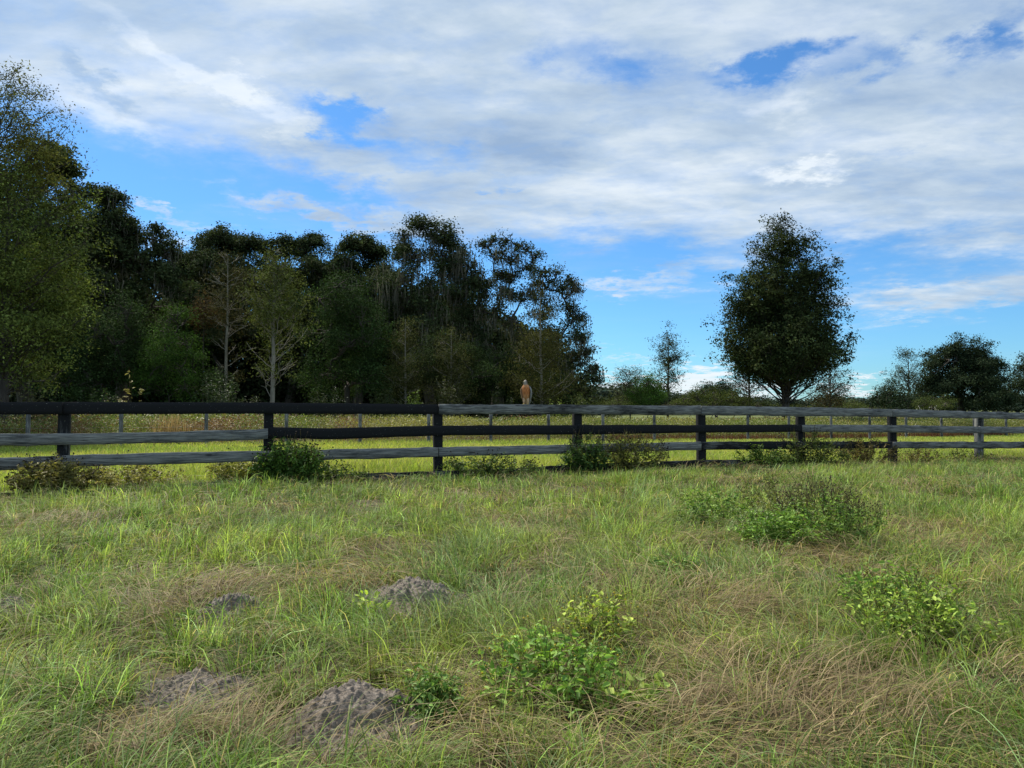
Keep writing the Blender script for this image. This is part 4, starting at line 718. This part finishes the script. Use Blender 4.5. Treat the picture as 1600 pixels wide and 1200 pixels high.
# ------------------------------------------------------------------ hawk on the top rail
def hawk():
    u = 822; x, y = on_line(u, T1 - .085); vt = np.interp(u, [r[0] for r in RT[1]], [r[1] for r in RT[1]]); z = P(u, vt, y)[2]
    root = empty('hawk', (x, y, z + .002), 'rust-breasted hawk perched on the top rail, head turned left', 'hawk'); root.rotation_euler = (0, 0, R(-16)); root.scale = (.92, .92, .96)
    # rings: z, cx, cy, rx, ry   (front is -y)
    rings = [(-.075, .0, .085, .018, .006), (-.03, 0, .075, .026, .010), (.02, .0, .060, .026, .014), (.055, 0, .035, .034, .026), (.09, 0, .015, .052, .044), (.135, 0, .006, .072, .060), (.185, 0, 0, .082, .066), (.235, 0, -.004, .088, .066), (.275, 0, -.002, .084, .060), (.302, -.002, .0, .066, .050), (.320, -.005, -.002, .044, .040), (.338, -.008, -.006, .036, .036), (.358, -.011, -.009, .036, .040), (.378, -.012, -.010, .034, .040), (.395, -.011, -.007, .026, .031), (.407, -.009, -.003, .012, .016), (.410, -.009, -.002, .003, .004)]
    n = 20; V = []; C = []; an = np.linspace(0, 2 * np.pi, n, endpoint=False)
    for i, (zz, cx, cy, rx, ry) in enumerate(rings):
        rx *= .84 if zz < .3 else 1.0
        for a in an:
            V.append((cx + rx * math.cos(a), cy + ry * math.sin(a), zz)); front = -math.sin(a)
            if zz > .325: c = (.20, .15, .12) if front < .7 else (.36, .31, .26)
            elif front > -.1: c = (.46, .165, .055) if .17 < zz < .3 else (.50, .23, .10) if zz > .08 else (.6, .42, .28)
            else: c = (.16, .12, .09)
            if .06 < zz < .31 and front > -.1: 
                k = .72 + .5 * ((math.cos(a * 9) > 0) ^ (i % 2)); c = tuple(q * k for q in c)
            C.append(c)
    k = len(rings); ii = np.arange(k - 1)[:, None] * n; j = np.arange(n)[None]; j2 = (j + 1) % n; Q = np.stack([ii + j, ii + j2, ii + n + j2, ii + n + j], -1).reshape(-1, 4)
    o = obj('body', mesh('body', V, Q, MH, C, smooth_=True), root); md = o.modifiers.new('s', 'SUBSURF'); md.levels = 1; md.render_levels = 1
    for s in (-1, 1):   # folded wings
        V = []; C = []; prof = [(.300, .060, .006, .018), (.27, .082, .004, .026), (.22, .092, .008, .030), (.16, .088, .018, .028), (.10, .072, .032, .022), (.04, .052, .052, .014), (-.01, .036, .066, .008), (-.035, .028, .074, .003)]
        for i, (zz, cx, cy, w) in enumerate(prof):
            for a in np.linspace(0, 2 * np.pi, 10, endpoint=False):
                V.append((s * (cx + .012 * math.cos(a)), cy + w * 1.5 * math.sin(a), zz)); q = .9 + .5 * ((i + int(a * 2)) % 2); C.append(tuple(q * v for v in ((.20, .19, .18) if s > 0 else (.36, .22, .13))))
        ii = np.arange(len(prof) - 1)[:, None] * 10; j = np.arange(10)[None]; j2 = (j + 1) % 10; Q = np.stack([ii + j, ii + j2, ii + 10 + j2, ii + 10 + j], -1).reshape(-1, 4)
        o = obj('wing', mesh('wing', V, Q, MH, C, smooth_=True), root); md = o.modifiers.new('s', 'SUBSURF'); md.levels = 1; md.render_levels = 1
        # feathered thigh and yellow foot with three toes
        V, Q = tube([(s * .032, .005, .10), (s * .034, -.008, .06), (s * .036, -.010, .03), (s * .036, -.008, .012)], [.026, .021, .014, .009], 10); leg = obj('leg', mesh('leg', V, Q, MH, np.broadcast_to([.55, .36, .22], V.shape), smooth_=True), root)
        b = Buf()
        for an_ in (-.7, 0, .7): 
            V, Q = tube([(s * .036, -.006, .012), (s * .036 + .014 * math.sin(an_), -.020, .011), (s * .036 + .024 * math.sin(an_), -.030, .002)], [.006, .005, .002], 6); b.add(V, Q, np.array([.55, .42, .12]))
        obj('foot', b.mesh('foot', MH, True), leg)
        e = (-.012 + s * .026, -.032, .375); V, Q = tube([(e[0] - s * .004, e[1] + .004, e[2]), (e[0], e[1], e[2]), (e[0] + s * .003, e[1] - .004, e[2])], [.0075, .0068, .003], 8); obj('eye', mesh('eye', V, Q, MH, np.broadcast_to([.01, .008, .006], V.shape), smooth_=True), root)
    V, Q = tube([(-.028, -.040, .372), (-.040, -.050, .371), (-.048, -.056, .364), (-.050, -.057, .354)], [.010, .0075, .0045, .001], 8); obj('beak', mesh('beak', V, Q, MH, np.concatenate([np.tile([.5, .4, .1], (8, 1)), np.tile([.05, .05, .05], (24, 1))]), smooth_=True), root)
MH = leafmat('feather', 0.0, .8, .15)
hawk()
